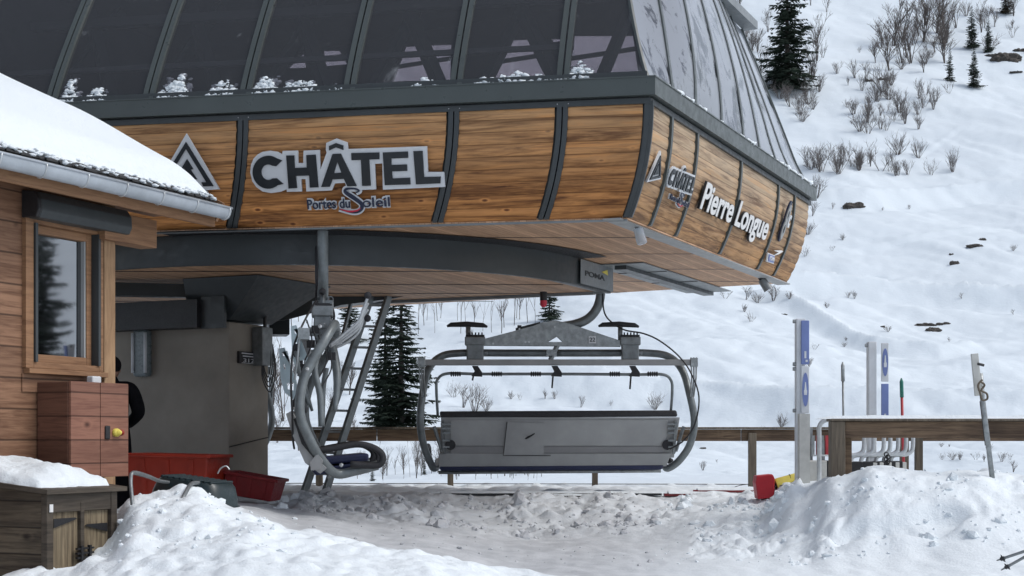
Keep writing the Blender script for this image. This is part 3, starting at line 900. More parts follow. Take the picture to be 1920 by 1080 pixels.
flat_shape('emblem_lines', [sc_(.36, tri)], FRS, M['sign_black'], .01, e2, .022)
# small copy of the big lettering
a0 = Z6(243, 470); a1 = Z6(380, 520)
fu = [p for lp in [back] for p in lp]
bx0 = min(p[0] for p in fu); bx1 = max(p[0] for p in fu); by0 = min(p[1] for p in fu); by1 = max(p[1] for p in fu)
hh = abs(Z6(375, 395)[1] - Z6(375, 515)[1])
def remap(lp):
    out = []
    for (x, y) in lp:
        fx = (x - bx0) / (bx1 - bx0); fy = (y - by0) / (by1 - by0)
        out.append((a0[0] + (a1[0] - a0[0]) * fx, a0[1] + (a1[1] - a0[1]) * fx + fy * hh * 1.3 - .02))
    return out
s2_ = flat_shape('resort_sign', [remap(back)], FRS, M['sign_alu'], .02, ST, label='small grey lettering board on the side skirt')
flat_shape('letters', [remap(l_) for l_ in CH], FRS, M['sign_black'], .01, s2_, .022)
q0 = Z6(258, 545); q1 = Z6(320, 560)
ss1 = empty('slogan_sign', OS); ss1.parent = ST; ss1.location = OS - ST.location
sub_text(ss1, (OS + dS * q0[0] + vS * q0[1], dS, vS, nS), (0, 0), q1[0] - q0[0] + .25, .05, .02)
# station name
b0 = Z6(418, 590); b1 = Z6(768, 762); capn = abs(Z6(440, 440)[1] - Z6(420, 590)[1]) * .97
ang = math.atan2(b1[1] - b0[1], b1[0] - b0[0])
uN = dS * math.cos(ang) + vS * math.sin(ang); vN = vS * math.cos(ang) - dS * math.sin(ang)
FRN = (OS + dS * b0[0] + vS * b0[1], uN, vN, nS)
wN = math.hypot(b1[0] - b0[0], b1[1] - b0[1])
nm = text_shape('name_sign', 'Pierre Longue', FRN, wN, capn, M['sign_black'], .025, ST, 0, .035, label='raised white name lettering on the side skirt')
text_shape('name_letters', 'Pierre Longue', FRN, wN, capn, M['sign_white'], .006, nm, .027, .022)
c0 = Z6(845, 752)
FRC = (OS + dS * c0[0] + vS * c0[1], dS, vS, nS)
g8 = text_shape('round_emblem', '8', FRC, .15, .42, M['sign_navy'], .02, ST, 0, .06, label='grey blue emblem near the rear of the side skirt')
text_shape('emblem_figure', '8', FRC, .13, .40, M['grey_strip'], .012, g8, .022, .01)
text_shape('emblem_figure', 'c', (FRC[0] + dS * .12 + vS * .16, dS, vS, nS), .09, .20, M['sign_alu'], .012, g8, .03, .03)
pa, pb, pc, pd = Z6(783, 882), Z6(820, 893), Z6(826, 848), Z6(790, 834)
pl = flat_shape('maker_plate', [[pa, pb, pc, pd]], FRS, M['sign_white'], .015, ST, label='small blue and white maker plate with a white swoosh')
mid4 = ((pa[0] + pb[0] + pc[0] + pd[0]) / 4, (pa[1] + pb[1] + pc[1] + pd[1]) / 4)
flat_shape('blue_field', [[(mid4[0] + (p[0] - mid4[0]) * .8, mid4[1] + (p[1] - mid4[1]) * .8) for p in (pa, pb, pc, pd)]], FRS, M['blue'], .006, pl, .017)
text_shape('maker_name', 'POMA', (OS + dS * (pa[0] + .04) + vS * (mid4[1] - .02), dS, vS, nS), (pb[0] - pa[0]) * .7, .045, M['sign_white'], .004, pl, .024, .01)
flat_shape('swoosh', [[Z6(820, 850), Z6(848, 842), Z6(872, 828), Z6(866, 822), Z6(822, 822), Z6(848, 832)]], FRS, M['sign_white'], .012, pl, 0)
# maker plate on the contour skirt
tA = ray_plane(1090, 500, sk[-1], n3); 
a_p = sk[-1] - d3 * .92 + n3 * .012; 
an0 = math.atan2(P(1088, 500, 16.6).y - CC.y, P(1088, 500, 16.6).x - CC.x)
def on_skirt(px, z, out=.012):
    best = min((abs(proj((p.x, p.y, 2))[0] - px), i) for i, p in enumerate(skirt(RC, 1.0, 400)))[1]
    p = skirt(RC, 1.0, 400)[best]; o = (p - CC).normalized() * out
    return Vector((p.x + o.x, p.y + o.y, z))
q1_ = on_skirt(1087, ZS + .02); q2_ = on_skirt(1121, ZS + .02)
uu = (q2_ - q1_); wl = uu.length; uu.normalize(); nn = uu.cross(UP).normalized()
if nn.dot(Vector((0, -1, 0))) < 0: nn = -nn
FRP = (q1_ + nn * .01, uu, UP, nn)
mp = flat_shape('maker_plate', [[(0, 0), (wl, 0), (wl, .27), (0, .27)]], FRP, M['steel_gate'], .008, ST, label='pale maker plate at the end of the curved skirt')
text_shape('maker_name', 'POMA', (q1_ + nn * .01 + uu * wl * .12 + UP * .10, uu, UP, nn), wl * .6, .055, M['sign_black'], .004, mp, .01, .015)
flat_shape('yellow_mark', [[(wl * .62, .19), (wl * .82, .17), (wl * .8, .23)]], FRP, M['yellow'], .004, mp, .01)

# glazed roof
HR = 2.05
def sf_(h): return .60 * max(h, 0) ** 1.15
def ss_(h, u):
    h = max(h, 0); k = sst(0, .22, u); k2 = sst(.45, 1, u)
    return .33 * (h / .86) ** .95 * (1 - k) + k * (.365 * (h / 1.49) ** 1.5 * (1 - k2) + (.05 * min(1, h * 3) + .37 * h) * k2)
def sr_(h): return .30 * (h / 2.0) ** 2
def gF(s, h):
    c = corner(sf_(h), ss_(h, 0)); p = CT - e3 * s - f3 * sf_(h)
    if (p - c).dot(e3) > 0: p = Vector(c)
    p.z = ZC1 + h; return p
def gS(u, h):
    a = corner(sf_(h), ss_(h, 0)); b = corner(sr_(h), ss_(h, 1), 'rear')
    p = a.lerp(b, u) - n3 * (ss_(h, u) - (ss_(h, 0) * (1 - u) + ss_(h, 1) * u)) * 1.0
    p.z = ZC1 + h; return p
hs_ = [HR * k / 16 for k in range(17)]
rib_s = [0.0] + [front_s(x) for x in (1055, 855, 655, 460, 278, 95)] ; rib_s = rib_s + [rib_s[-1] + 1.05, 8.0]
for i in range(len(rib_s) - 1):
    a, b = rib_s[i], rib_s[i + 1]
    mb = MB(); mb.grid([[gF(a + (b - a) * k / 6, h) for k in range(7)] for h in hs_]); mb.build('roof_pane', M['glass_front'], ST, smooth=True)
rib_u = [0] + [side_u(x) for x in (1262, 1303, 1352, 1393, 1425, 1458, 1487)] + [1.0]
for i in range(len(rib_u) - 1):
    a, b = rib_u[i], rib_u[i + 1]
    mb = MB(); mb.grid([[gS(a + (b - a) * k / 4, h) for k in range(5)] for h in hs_]); mb.build('roof_pane', M['glass_side'], ST, smooth=True)
hh_ = [HR * k / 20 for k in range(21)]
for s in rib_s[1:-1]:
    for off, wd, o_ in ((-.035, .045, .035), (.03, .05, .025)):
        pts = [gF(s + off, h) + f3 * o_ for h in hh_]
        mb = MB(); mb.slab([[p - e3 * wd / 2 for p in pts], [p + e3 * wd / 2 for p in pts]], -f3 * .07); mb.build('roof_rib', M['steel_cornice'], ST)
for u in rib_u[1:-1]:
    pts = [gS(u, h) + n3 * .012 for h in hh_]
    mb = MB(); mb.slab([[p - d3 * .03 for p in pts], [p + d3 * .03 for p in pts]], -n3 * .06); mb.build('roof_rib', M['steel_cornice'], ST)
for fn, u in ((lambda h: gS(0, h), 0), (lambda h: gS(1, h), 1)):
    mb = MB(); mb.tube([fn(h) for h in hh_], .022, 6); mb.build('hip_rib', M['steel_cornice'], ST)
# bottom sill strip of the glazing
mb = MB(); pts = [gF(s, .02) for s in np.linspace(.0, 8, 20)]
mb.slab([[p + f3 * .02 for p in pts], [p + f3 * .02 + UP * .055 for p in pts]], -f3 * .04); mb.build('glazing_sill', M['steel_dark'], ST)
# cap on top, with rear wall and floor of the machine room
top = [gF(8, HR), gF(0, HR), zz(RR - nr3 * 2.25 + rear * .66, ZC1 + HR), zz(RR - nr3 * 2.25 + rear * 8.2, ZC1 + HR)]
mb = MB(); mb.grid([[zz(RR + rear * .1, ZC1), zz(RR + rear * 8.2, ZC1)], [zz(RR - nr3 * 2.25 + rear * .66, ZC1 + HR), zz(RR - nr3 * 2.25 + rear * 8.2, ZC1 + HR)]]); mb.build('rear_pane', M['glass_rear'], ST)
mb = MB(); mb.prism([p + UP * .0 for p in top], (0, 0, .05)); mb.build('roof_cap', M['interior'], ST)
mb = MB(); a_, b_ = gS(0, HR) + n3 * .03, gS(1, HR) + n3 * .1
mb.box((a_ + b_) / 2 + UP * .05, ((b_ - a_).length + .2, .18, .10), ((b_ - a_).normalized(), n3, UP)); mb.build('ridge_cap', M['steel_gate'], ST)
poly_plate('machine_floor', [FL - f3 * .1, corner(.1, .1), corner(.1, .1, 'rear'), RL], ZC1 - .06, M['interior'], .02)
# rear wall with its windows (seen through the tinted front)
W0 = RR - nr3 * 2.3
def uvR(px, py):
    q = ray_plane(px, py, W0, nr3); return ((q - W0).dot(rear), q.z)
wins = [[(1078, 68), (1190, 68), (1200, 136), (1068, 140)], [(958, 76), (1020, 74), (1040, 146), (925, 148)], [(1036, 74), (1054, 74), (1052, 96), (1044, 96)],
        [(762, 88), (850, 84), (848, 152), (738, 154)], [(608, 96), (640, 96), (655, 122), (610, 126)], [(540, 100), (572, 99), (578, 128), (540, 130)], [(312, 110), (365, 108), (408, 158), (352, 162)], [(442, 104), (464, 102), (462, 130), (450, 130)], [(170, 120), (215, 120), (262, 170), (215, 172)]]
outer = [(-.05, ZC1 - .05), (8.2, ZC1 - .05), (8.2, ZC1 + HR)] + [(ss_(h, 1) - .02, ZC1 + h) for h in (HR - .02, 1.7, 1.3, .9)]
loops = [outer]
for wn_ in wins:
    loops.append([uvR(*p) for p in wn_])
FRR = (zz(W0, 0), rear, UP, -nr3)
flat_shape('rear_wall', loops, FRR, M['interior'], .05, ST)
for wn_ in wins:
    a = [uvR(*p) for p in wn_]
    c = (sum(p[0] for p in a) / 4, sum(p[1] for p in a) / 4)
    flat_shape('rear_window', [[(c[0] + (p[0] - c[0]) * .995, c[1] + (p[1] - c[1]) * .995) for p in a]], FRR, M['glass_rear'], .006, ST, .022)
mb = MB()
for wn_ in wins:
    a = [uvR(*p) for p in wn_]
    ym = sum(p[1] for p in a) / 4; x0 = min(p[0] for p in a); x1 = max(p[0] for p in a)
    mb.box(zz(W0 + rear * (x0 + x1) / 2 - nr3 * .06, ym), (x1 - x0, .03, .05), (rear, nr3, UP))
mb.build('window_bars', M['interior'], ST)
# machine room frames: diagonal braces and posts
mb = MB()
for k in range(6):
    s = .9 + k * 1.25
    a = CT - e3 * s - f3 * 2.0; mb.bar(zz(a, ZC1), zz(a - f3 * 1.5 + e3 * .5, ZC1 + 1.95), .1, .1)
    mb.bar(zz(a, ZC1), zz(a - e3 * .9 - f3 * 1.0, ZC1 + 1.8), .12, .12)
mb.bar(zz(CT - e3 * 7.5 - f3 * 1.6, ZC1 + .75), zz(CT - e3 * .9 - f3 * 1.6, ZC1 + .75), .06, .05)
mb.bar(zz(CT - e3 * 7.5 - f3 * 2.8, ZC1 + 1.6), zz(CT - e3 * .9 - f3 * 2.8, ZC1 + 1.6), .12, .1)
mb.build('roof_truss', M['steel_dark'], ST)
poly_plate('left_wall', [FL, RL, RL + Vector((.05, 0, 0)), FL + Vector((.05, 0, 0))], ZB, M['interior'], 3.4)

# concrete pillar, capital and beams
PC = Vector((-3.03, 16.0, 0))
zg = EYE - 1.0
pts = [PC, PC + d3 * .75, PC + d3 * .75 - n3 * 2.4, PC - n3 * 2.4]
mb = MB(); mb.prism([zz(p, zg) for p in pts], (0, 0, EYE + 1.27 - zg)); PIL = mb.build('pillar', M['concrete'], ST, bevel=.02)
# steel capital: inverted frustum up to the disc floor
b0_ = [PC + n3 * .02 - d3 * .02, PC + d3 * .78 + n3 * .02, PC + d3 * .78 - n3 * .5, PC - d3 * .02 - n3 * .5]
t0_ = [PC + n3 * .55 - d3 * .25, PC + d3 * 1.1 + n3 * .6, PC + d3 * 1.1 - n3 * .6, PC - d3 * .25 - n3 * .42]
mb = MB(); mb.add([zz(p, EYE + 1.29) for p in b0_] + [zz(p, ZS + .02) for p in t0_], [(0, 1, 2, 3), (4, 5, 6, 7), (0, 1, 5, 4), (1, 2, 6, 5), (2, 3, 7, 6), (3, 0, 4, 7)])
mb.build('capital', M['steel_dark'], ST)
mb = MB(); mb.box(zz(PC - n3 * 1.5 - d3 * .12, EYE + 1.35), (2.5, .22, .30), (n3, d3, UP)); mb.build('head_beam', M['black'], ST)
mb = MB(); mb.box(zz(PC - n3 * .1 - d3 * .14, EYE + 1.36), (.3, .04, .34), (n3, d3, UP)); mb.build('gusset', M['steel_dark'], ST)
mb = MB(); mb.bar(zz(PC - n3 * 2.6 - d3 * 1.2, ZS - .05), zz(PC + n3 * .1 + d3 * .3, ZS - .1), .18, .14); mb.build('radial_beam', M['steel_dark'], ST)
# longitudinal girder behind the pillar
mb = MB()
gp = [P(495, 562, 18.0), P(600, 556, 18.0), P(725, 548, 18.0), P(800, 548, 18.0), P(735, 560, 18.0), P(640, 572, 18.0), P(545, 598, 18.0), P(500, 604, 18.0)]
mb.prism(gp, (-.35, .7, 0)); mb.build('girder', M['steel_dark'], ST)
mb = MB(); mb.prism([P(505, 600, 18.2), P(543, 598, 18.2), P(543, 627, 18.2), P(505, 627, 18.2)], (-.1, .4, 0)); mb.build('girder_box', M['steel_dark'], ST)
# lamp and plaque on the pillar
def onfront(px, py, out=.0): return ray_plane(px, py, zz(PC - d3 * out, 0), d3)
a = onfront(267, 662, .05)
lm = MB().box(a, (.20, .10, .52), (n3, d3, UP)).build('wall_lamp', M['lamp_cover'], PIL, bevel=.03)
mb = MB()
for k in (-.085, .085): mb.tube([a + n3 * k - d3 * .06 + UP * .22, a + n3 * k - d3 * .06 - UP * .22], .018, 8)
mb.build('lamp_tube', M['white_paint'], lm, smooth=True)
def onright(px, py, out=.0): return ray_plane(px, py, zz(PC + n3 * out, 0), n3)
a = onright(464, 671, .02)
pq = MB().box(a, (.34, .03, .13), (d3, n3, UP)).build('plaque', M['black'], PIL)
text_shape('plaque_text', '3121', (a + n3 * .016 - d3 * .10 - UP * .05, d3, UP, n3), .25, .04, M['white_paint'], .003, pq, 0, .004)
mb = MB(); mb.box(a + n3 * .016 + UP * .045, (.26, .004, .012), (d3, n3, UP)); mb.box(a + n3 * .016 + UP * .015, (.22, .004, .012), (d3, n3, UP)); mb.box(a + n3*.016 - UP*.06, (.26, .004, .006), (d3, n3, UP)); mb.build('plaque_lines', M['white_paint'], pq)
# junction box and hoses at the pillar's far edge
a = onright(492, 650, .09)
jb = MB().box(a, (.20, .14, .42), (d3, n3, UP)).build('junction_box', M['galv_dark'], PIL, bevel=.01)
mb = MB(); mb.tube([onright(500, 562, .1), onright(497, 600, .1), onright(496, 632, .1)], .022, 6); 
for k in range(4):
    mb.tube([onright(497, 632, .12), onright(503 + k * 2, 640, .14), onright(508 + k * 3, 670 + 8 * k, .16), onright(504 + k, 705 + k * 10, .15), onright(498 - k * 2, 700 + k * 3, .14), onright(492, 672, .12)], .007, 5, smooth=5)
mb.build('cable', M['black'], PIL)
mb = MB(); mb.tube([onright(430, 838, .02), onright(470, 828, .03), onright(503, 820, .02)], .006, 5, smooth=4); mb.build('cable', M['black'], PIL)
# signal lamp under the disc
a = P(1019, 552, 17.0)
sg = MB().tube([a + UP * .03, a - UP * .07], .042, 14).build('signal_lamp', M['black'], ST, smooth='auto')
MB().tube([a - UP * .07, a - UP * .12, a - UP * .145], [.04, .04, .018], 14).build('lens', M['sign_red'], sg, smooth='auto')
# two bulkhead lamps hanging from the skirt edge
a = P(1196, 428, 14.0); b = P(1204, 456, 14.0)
bl = MB().tube([a + (a - b) * .35, a], .028, 10).build('bulkhead_lamp', M['black'], ST, smooth='auto')
MB().tube([a, b, b + (b - a) * .08], [.045, .05, .03], 12).build('lamp_glass', M['bulb_glass'], bl, smooth='auto')
a = P(1428, 524, 18.4); b = P(1441, 543, 18.4)
bl = MB().tube([a + (a - b) * .3, a], .03, 10).build('bulkhead_lamp', M['black'], ST, smooth='auto')
MB().tube([a, b], [.05, .06], 12).build('lamp_glass', M['galv_dark'], bl, smooth='auto')

# snow sticking to the cornice and glass
def snow_clump(px, py, wpx, hpx, seed, dep=None):
    k = (px - HX) / F
    s = front_s(px); base = CT - e3 * s - f3 * .02; D = base.y
    sc = D / F
    mb = MB(); rnd = random.Random(seed)
    nb = max(16, int(wpx * hpx / 13))
    for i in range(nb):
        a = rnd.uniform(-.5, .5); b = rnd.random() ** 1.5; b *= .9 + 1.3 * abs(noise.noise(Vector((a * 4, seed, 0)))) * 1.6
        hgt = max(.2, 1 - abs(a) * .8)
        r_ = sc * (1.4 + 4.2 * rnd.random() ** 2) * (1 if hpx > 15 else .75)
        c = zz(base + e3 * (a * wpx * sc) - f3 * (sf_(max(0, b * hpx * sc)) - .02) + f3 * rnd.uniform(0, .02), ZC1 + .02 + b * hpx * sc * hgt * .9)
        mb.ball(c, r_, 2, .6, seed + i, (1.25, .5, .75), 2.4)
    for i in range(int(wpx / 2.2)):
        a = -.5 + i / (wpx / 2.2)
        mb.ball(zz(base + e3 * (a * wpx * sc) + f3 * .03, ZC1 + .018), sc * rnd.uniform(2.0, 3.2), 1, .4, seed + i + 99, (1.3, 1.2, .55), 2.0)
    o = mb.build('snow_clump', M['snow_clump'], smooth=True)
    return o
SN = [(125, 165, 34, 46, 'clump of snow on the ledge beside the hut roof'), (178, 180, 40, 22, 'low snow clump on the ledge left of the tree emblem'), (325, 165, 60, 42, 'snow clump on the ledge above the tree emblem'), (415, 165, 52, 30, 'broad snow clump on the ledge left of the tall one'),
      (495, 160, 42, 48, 'tall snow clump on the ledge above the letter C'), (560, 160, 60, 28, 'ragged snow clump right of the tall one on the ledge'), (610, 168, 45, 12, 'thin snow streak on the ledge above the word middle'), (800, 150, 60, 14, 'thin snow streak left of the centre roof rib'),
      (955, 150, 150, 16, 'longest strip of snow on the ledge over the plain panels'), (1090, 140, 44, 34, 'snow clump on the ledge near the corner'), (1050, 148, 60, 10, 'small snow strip beside the corner clump'), (640, 170, 30, 6, 'tiny snow crumbs on the middle of the ledge')]
for i, (a, b, c, dd, lab) in enumerate(SN):
    o = snow_clump(a, b, c, dd, i * 13 + 5)
    tag(o, lab, 'snow', 'snow clumps on the cornice ledge')
mb = MB(); rnd = random.Random(3)
for k in range(150):
    u = rnd.random() ** .8
    if .25 < u < .33: continue
    p = gS(u, .02) + n3 * rnd.uniform(0, .07)
    mb.ball(p, rnd.uniform(.018, .05) * (1.5 if u > .75 else 1), 1, .4, k, (1, 1, .6))
tag(mb.build('snow_strip', M['snow_clump'], smooth=True), 'ragged snow strip lying along the side cornice under the grey glazing', 'snow')

# ------------------------------------------------------------------ chairs
def cl_(px, py, fy=0.0): return Vector(((px - 1045) / 159, fy, (HY - py) / 159))
def make_chair():
    C0 = Vector((.534, 17.6, EYE))
    root = empty('lift_chair', C0)
    def X(v): return v + C0
    W_ = [1.10, 1.04, .95, .6, .42, .15, -.03, -.22, -.28, -.33, -.36]
    Fy = [.14, .12, .07, -.12, -.21, -.19, -.11, .0, .06, .12, .2]
    fwd = lambda w_: float(np.interp(-w_, [-q for q in W_], Fy))
    def Q(px, py): v = cl_(px, py); v.y = fwd(v.z); return X(v)
    # main tubular frame, two side loops plus the top tube
    mb = MB()
    mb.tube([Q(1045, 661), Q(1140, 661), Q(1215, 661), Q(1255, 668), Q(1279, 694), Q(1290, 740), Q(1298, 790), Q(1292, 832), Q(1275, 862), Q(1256, 878), X(cl_(1250, 874, .30)), X(cl_(1250, 866, .50))], .044, 12, smooth=6)
    mb.tube([Q(1045, 661), Q(950, 661), Q(865, 661), Q(826, 668), Q(803, 694), Q(794, 740), Q(790, 790), Q(795, 832), Q(805, 862), Q(812, 878), X(cl_(818, 874, .30)), X(cl_(818, 866, .50))], .044, 12, smooth=6)
    mb.build('frame', M['tube'], root, smooth=True)
    mb = MB(); mb.tube([X(cl_(822, 886, .06)), X(cl_(1240, 883, .06))], .022, 10); mb.build('lower_tube', M['galv'], root, smooth=True)
    # hanger arm: vertical, then bends in to the middle of the chair
    mb = MB(); mb.tube([X(cl_(1127, 500)), X(cl_(1127, 540)), X(cl_(1122, 572)), X(cl_(1106, 595)), X(cl_(1082, 607)), X(cl_(1050, 613))], .055, 12, smooth=6)
    mb.tube([X(Vector((.516, 0, 2.0))), X(Vector((.516, 0, 2.45)))], .055, 12)
    mb.build('hanger_arm', M['tube'], root, smooth=True)
    # carrier plate with a triangular opening (two sheets)
    pl = [(905, 637), (1000, 612), (1015, 606), (1042, 602), (1062, 606), (1080, 612), (1164, 640), (1164, 650), (905, 648)]
    hole = [(1026, 642), (1044, 631), (1056, 642)]
    for fy in (-.06, .07):
        fr = (X(Vector((0, fy, 0))), Vector((1, 0, 0)), UP, Vector((0, -1, 0)))
        flat_shape('carrier_plate', [[((a - 1045) / 159, (HY - b) / 159) for a, b in pl], [((a - 1045) / 159, (HY - b) / 159) for a, b in hole]], fr, M['galv'], .012, root)
    mb = MB()
    for a, b in ((974, 618), (925, 645), (985, 642), (992, 642), (1040, 614)): mb.tube([X(cl_(a, b, -.072)), X(cl_(a, b, -.085))], .012, 8)
    mb.build('bolt', M['galv_light'], root)
    mb = MB(); mb.box(X(cl_(990, 612, 0)), (.30, .06, .03), (Vector((1, 0, .25)).normalized(), Vector((0, 1, 0)), UP)); mb.box(X(cl_(974, 616, 0)), (.05, .1, .07)); mb.build('damper', M['black'], root)
    # number tag
    tg = MB().box(X(cl_(1110, 638, -.085)), (.085, .004, .085)).build('number_tag', M['white_paint'], root)
    text_shape('number', '22', (X(cl_(1110, 638, -.088)) + Vector((-.033, 0, -.022)), Vector((1, 0, 0)), UP, Vector((0, -1, 0))), .066, .046, M['sign_black'], .002, tg, 0, .02)
    # clamps
    for cx in (891, 1181):
        mb = MB(); mb.box(X(cl_(cx, 655)), (.20, .16, .26)); mb.box(X(cl_(cx, 640)), (.24, .2, .10)); mb.box(X(cl_(cx + 14, 662, 0)), (.12, .06, .05))
        cm = mb.build('clamp', M['galv_dark'], root, bevel=.012)
        mb = MB()
        for k in range(5): mb.tube([X(cl_(cx - 11 + k * 6, 632, -.05)), X(cl_(cx - 11 + k * 6, 624, -.05))], .010, 6)
        mb.box(X(cl_(cx, 630)), (.22, .14, .02)); mb.build('bolt_row', M['rubber'], cm)
    # black cross arms on stalks
    for cx, sx in ((876, 878), (1160, 1163)):
        mb = MB(); mb.tube([X(cl_(cx - 38, 612, 0)), X(cl_(cx - 30, 609, 0)), X(cl_(cx, 608, 0)), X(cl_(cx + 30, 610, 0)), X(cl_(cx + 38, 613, 0))], [.012, .028, .034, .028, .012], 10)
        cr = mb.build('cross_arm', M['rubber'], root, smooth=True)
        MB().tube([X(cl_(sx, 612, 0)), X(cl_(sx, 640, 0))], .028, 8).build('stalk', M['galv_dark'], cr, smooth=True)
    mb = MB(); mb.tube([X(cl_(1045, 648, 0)), X(cl_(1032, 675, 0))], .03, 8); mb.box(X(cl_(1034, 662, -.04)), (.12, .06, .07)); mb.build('centre_bracket', M['galv'], root)
    # flat restraint beam and its end rods
    mb = MB(); mb.box(X(cl_(1045, 681, -.16)), (3.22, .06, .07)); mb.build('restraint_beam', M['panel_grey'], root, bevel=.01)
    for sx in (-1, 1):
        mb = MB()
        bx = 1045 + sx * 247
        for k in range(3):
            mb.tube([X(cl_(bx + sx * k * 5, 672, -.19)), X(cl_(bx + sx * (k * 4 + 1), 710, -.21)), X(cl_(bx + sx * (k * 3) - sx * 2, 745, -.24))], .010, 6)
        mb.box(X(cl_(bx + sx * 6, 681, -.16)), (.08, .1, .1))
        mb.build('end_rod', M['galv'], root)
    # thin pipe frame with grips and hooks
    mb = MB(); mb.tube([X(cl_(822, 780, -.12)), X(cl_(820, 730, -.2)), X(cl_(823, 712, -.22)), X(cl_(842, 702, -.24)), X(cl_(900, 703, -.24)), X(cl_(1045, 703, -.24)), X(cl_(1190, 704, -.24)), X(cl_(1238, 704, -.24)), X(cl_(1254, 714, -.22)), X(cl_(1257, 735, -.2)), X(cl_(1255, 780, -.12))], .017, 8, smooth=6)
    br = mb.build('safety_bar', M['tube'], root, smooth=True)
    for gx in (856, 932, 1004, 1150, 1220):
        mb = MB()
        for k in (-8, -4, 0, 4, 8): mb.tube([X(cl_(gx + k - 1.7, 703, -.24)), X(cl_(gx + k, 703, -.24)), X(cl_(gx + k + 1.7, 703, -.24))], [.02, .032, .02], 8)
        mb.build('grip', M['rubber'], br, smooth=True)
    for gx, dr in ((893, 10), (1040, 24), (1184, 26)):
        mb = MB(); mb.prism([X(cl_(gx - 7, 688, -.26)), X(cl_(gx + 4, 688, -.26)), X(cl_(gx + 12, 700, -.26)), X(cl_(gx + 12, 708, -.26)), X(cl_(gx - 8, 707, -.26)), X(cl_(gx - 2, 698, -.26))], (0, .05, 0))
        mb.tube([X(cl_(gx - 4, 705, -.24)), X(cl_(gx - 6, 705 + dr, -.24))], .012, 6); mb.build('hook', M['rubber'], br)
    # backrest (seen from behind) and seat
    def B(px, py, fy): return X(cl_(px, py, fy))
    def sl(name, mat, x0, x1, x0b, x1b, y0, y1, f0, f1, th=.03, bev=.006):
        mb = MB(); a, b, c, e = B(x0, y0, f0), B(x1, y0, f0), B(x1b, y1, f1), B(x0b, y1, f1)
        mb.prism([a, b, c, e], (0, th, 0)); return mb.build(name, mat, root, bevel=bev)
    mb = MB(); mb.prism([B(826, 772, -.26), B(1264, 770, -.26), B(1266, 782, -.27), B(828, 784, -.27)], (0, .1, 0)); bk = mb.build('headroll', M['rubber'], root, bevel=.02)
    bp = sl('backrest', M['panel_grey'], 829, 1270, 826, 1262, 783, 858, -.26, -.10, .05)
    flat = MB(); flat.prism([B(846, 788, -.263), B(1248, 788, -.263), B(1246, 836, -.163), B(846, 836, -.163)], (0, .008, 0)); flat.build('upper_shell', M['panel_grey'], root, bevel=.003)
    flat = MB(); flat.prism([B(846, 837, -.166), B(1246, 837, -.166), B(1244, 848, -.142), B(846, 850, -.142)], (0, .008, 0)); flat.build('shell_band', M['panel_grey2'], root)
    flat = MB(); flat.prism([B(824, 850, -.145), B(1256, 850, -.145), B(1248, 874, -.08), B(824, 876, -.08)], (0, .008, 0)); flat.build('lower_shell', M['panel_grey'], root, bevel=.003)
    mb = MB(); mb.prism([B(951, 792, -.272), B(1018, 794, -.272), B(1019, 853, -.148), B(945, 853, -.148)], (0, .006, 0)); cv = mb.build('cover_flap', M['panel_grey'], root)
    mb = MB(); mb.tube([B(951, 792, -.275), B(944, 854, -.155), B(1032, 854, -.155)], .005, 5); mb.build('flap_edge', M['black'], cv)
    mb = MB(); mb.tube([B(985, 823, -.215), B(990, 820, -.222), B(996, 817, -.225), B(1002, 813, -.235)], [.006, .014, .01, .006], 6); mb.build('mark', M['black'], cv)
    mb = MB(); mb.prism([B(824, 875, -.1), B(1244, 872, -.1), B(1240, 881, -.06), B(826, 883, -.06)], (0, .42, .06)); mb.build('seat', M['navy'], root, bevel=.02)
    mb = MB(); mb.prism([B(846, 868, .0), B(1236, 866, .0), B(1236, 860, .42), B(846, 862, .42)], (0, 0, .07)); mb.build('seat_cushion', M['navy'], root, bevel=.02)
    # brackets at both ends of the backrest
    for sx, bx in ((-1, 838), (1, 1256)):
        mb = MB()
        for k, yy in enumerate((796, 804, 812, 826, 838)): mb.box(B(bx, yy, -.28 + k * .02), (.12 - .01 * k, .03, .022))
        mb.bar(B(bx + sx * 6, 790, -.28), B(bx + sx * 4, 850, -.17), .03, .03)
        mb.bar(B(bx + sx * 22, 800, -.22), B(bx + sx * 8, 846, -.17), .035, .03)
        mb.build('end_bracket', M['galv_dark'], root)
        mb = MB(); mb.tube([B(bx - sx * 8 if sx > 0 else bx + 8, 834, -.20), B(bx - sx * 8 if sx > 0 else bx + 8, 834, -.16)], .06, 12); mb.build('pivot_disc', M['rubber'], root)
    # arm and leg loops in front of the seat
    for bx in (800, 1045, 1262):
        mb = MB(); mb.tube([B(bx, 846, -.05), B(bx, 840, .15), B(bx, 836, .32), B(bx, 841, .46), B(bx, 852, .54), B(bx, 866, .50), B(bx, 864, .25)], .022 if bx == 1045 else .03, 8, smooth=5)
        mb.build('leg_guard', M['rubber'], root, smooth=True)
    # control cable
    mb = MB(); mb.tube([B(1131, 500, -.05), B(1130, 560, -.05), B(1134, 590, -.05), B(1150, 608, -.06), B(1172, 620, -.06), B(1205, 626, -.06), B(1235, 640, -.1), B(1268, 668, -.18), B(1290, 700, -.25), B(1305, 745, -.27), B(1298, 795, -.26), B(1278, 825, -.26), B(1252, 842, -.25)], .010, 6, smooth=6)
    mb.build('cable', M['black'], root, smooth=True)
    return root
ch = make_chair()
tag(ch, 'grey six seat lift chair with number tag 22, seen from behind beside the fence', 'lift chair', 'lift chairs under the station')
c2 = copy_tree(ch)
c2.location = (-1.87, 14.76, EYE + .03); c2.rotation_euler = (0, 0, R(-83))
tag(c2, 'lift chair seen edge on beside the ladder with its bar raised', 'lift chair', 'lift chairs under the station')
c3 = copy_tree(ch)
c3.location = (-4.75, 20.4, EYE + .02); c3.rotation_euler = (0, 0, R(180 - 24))
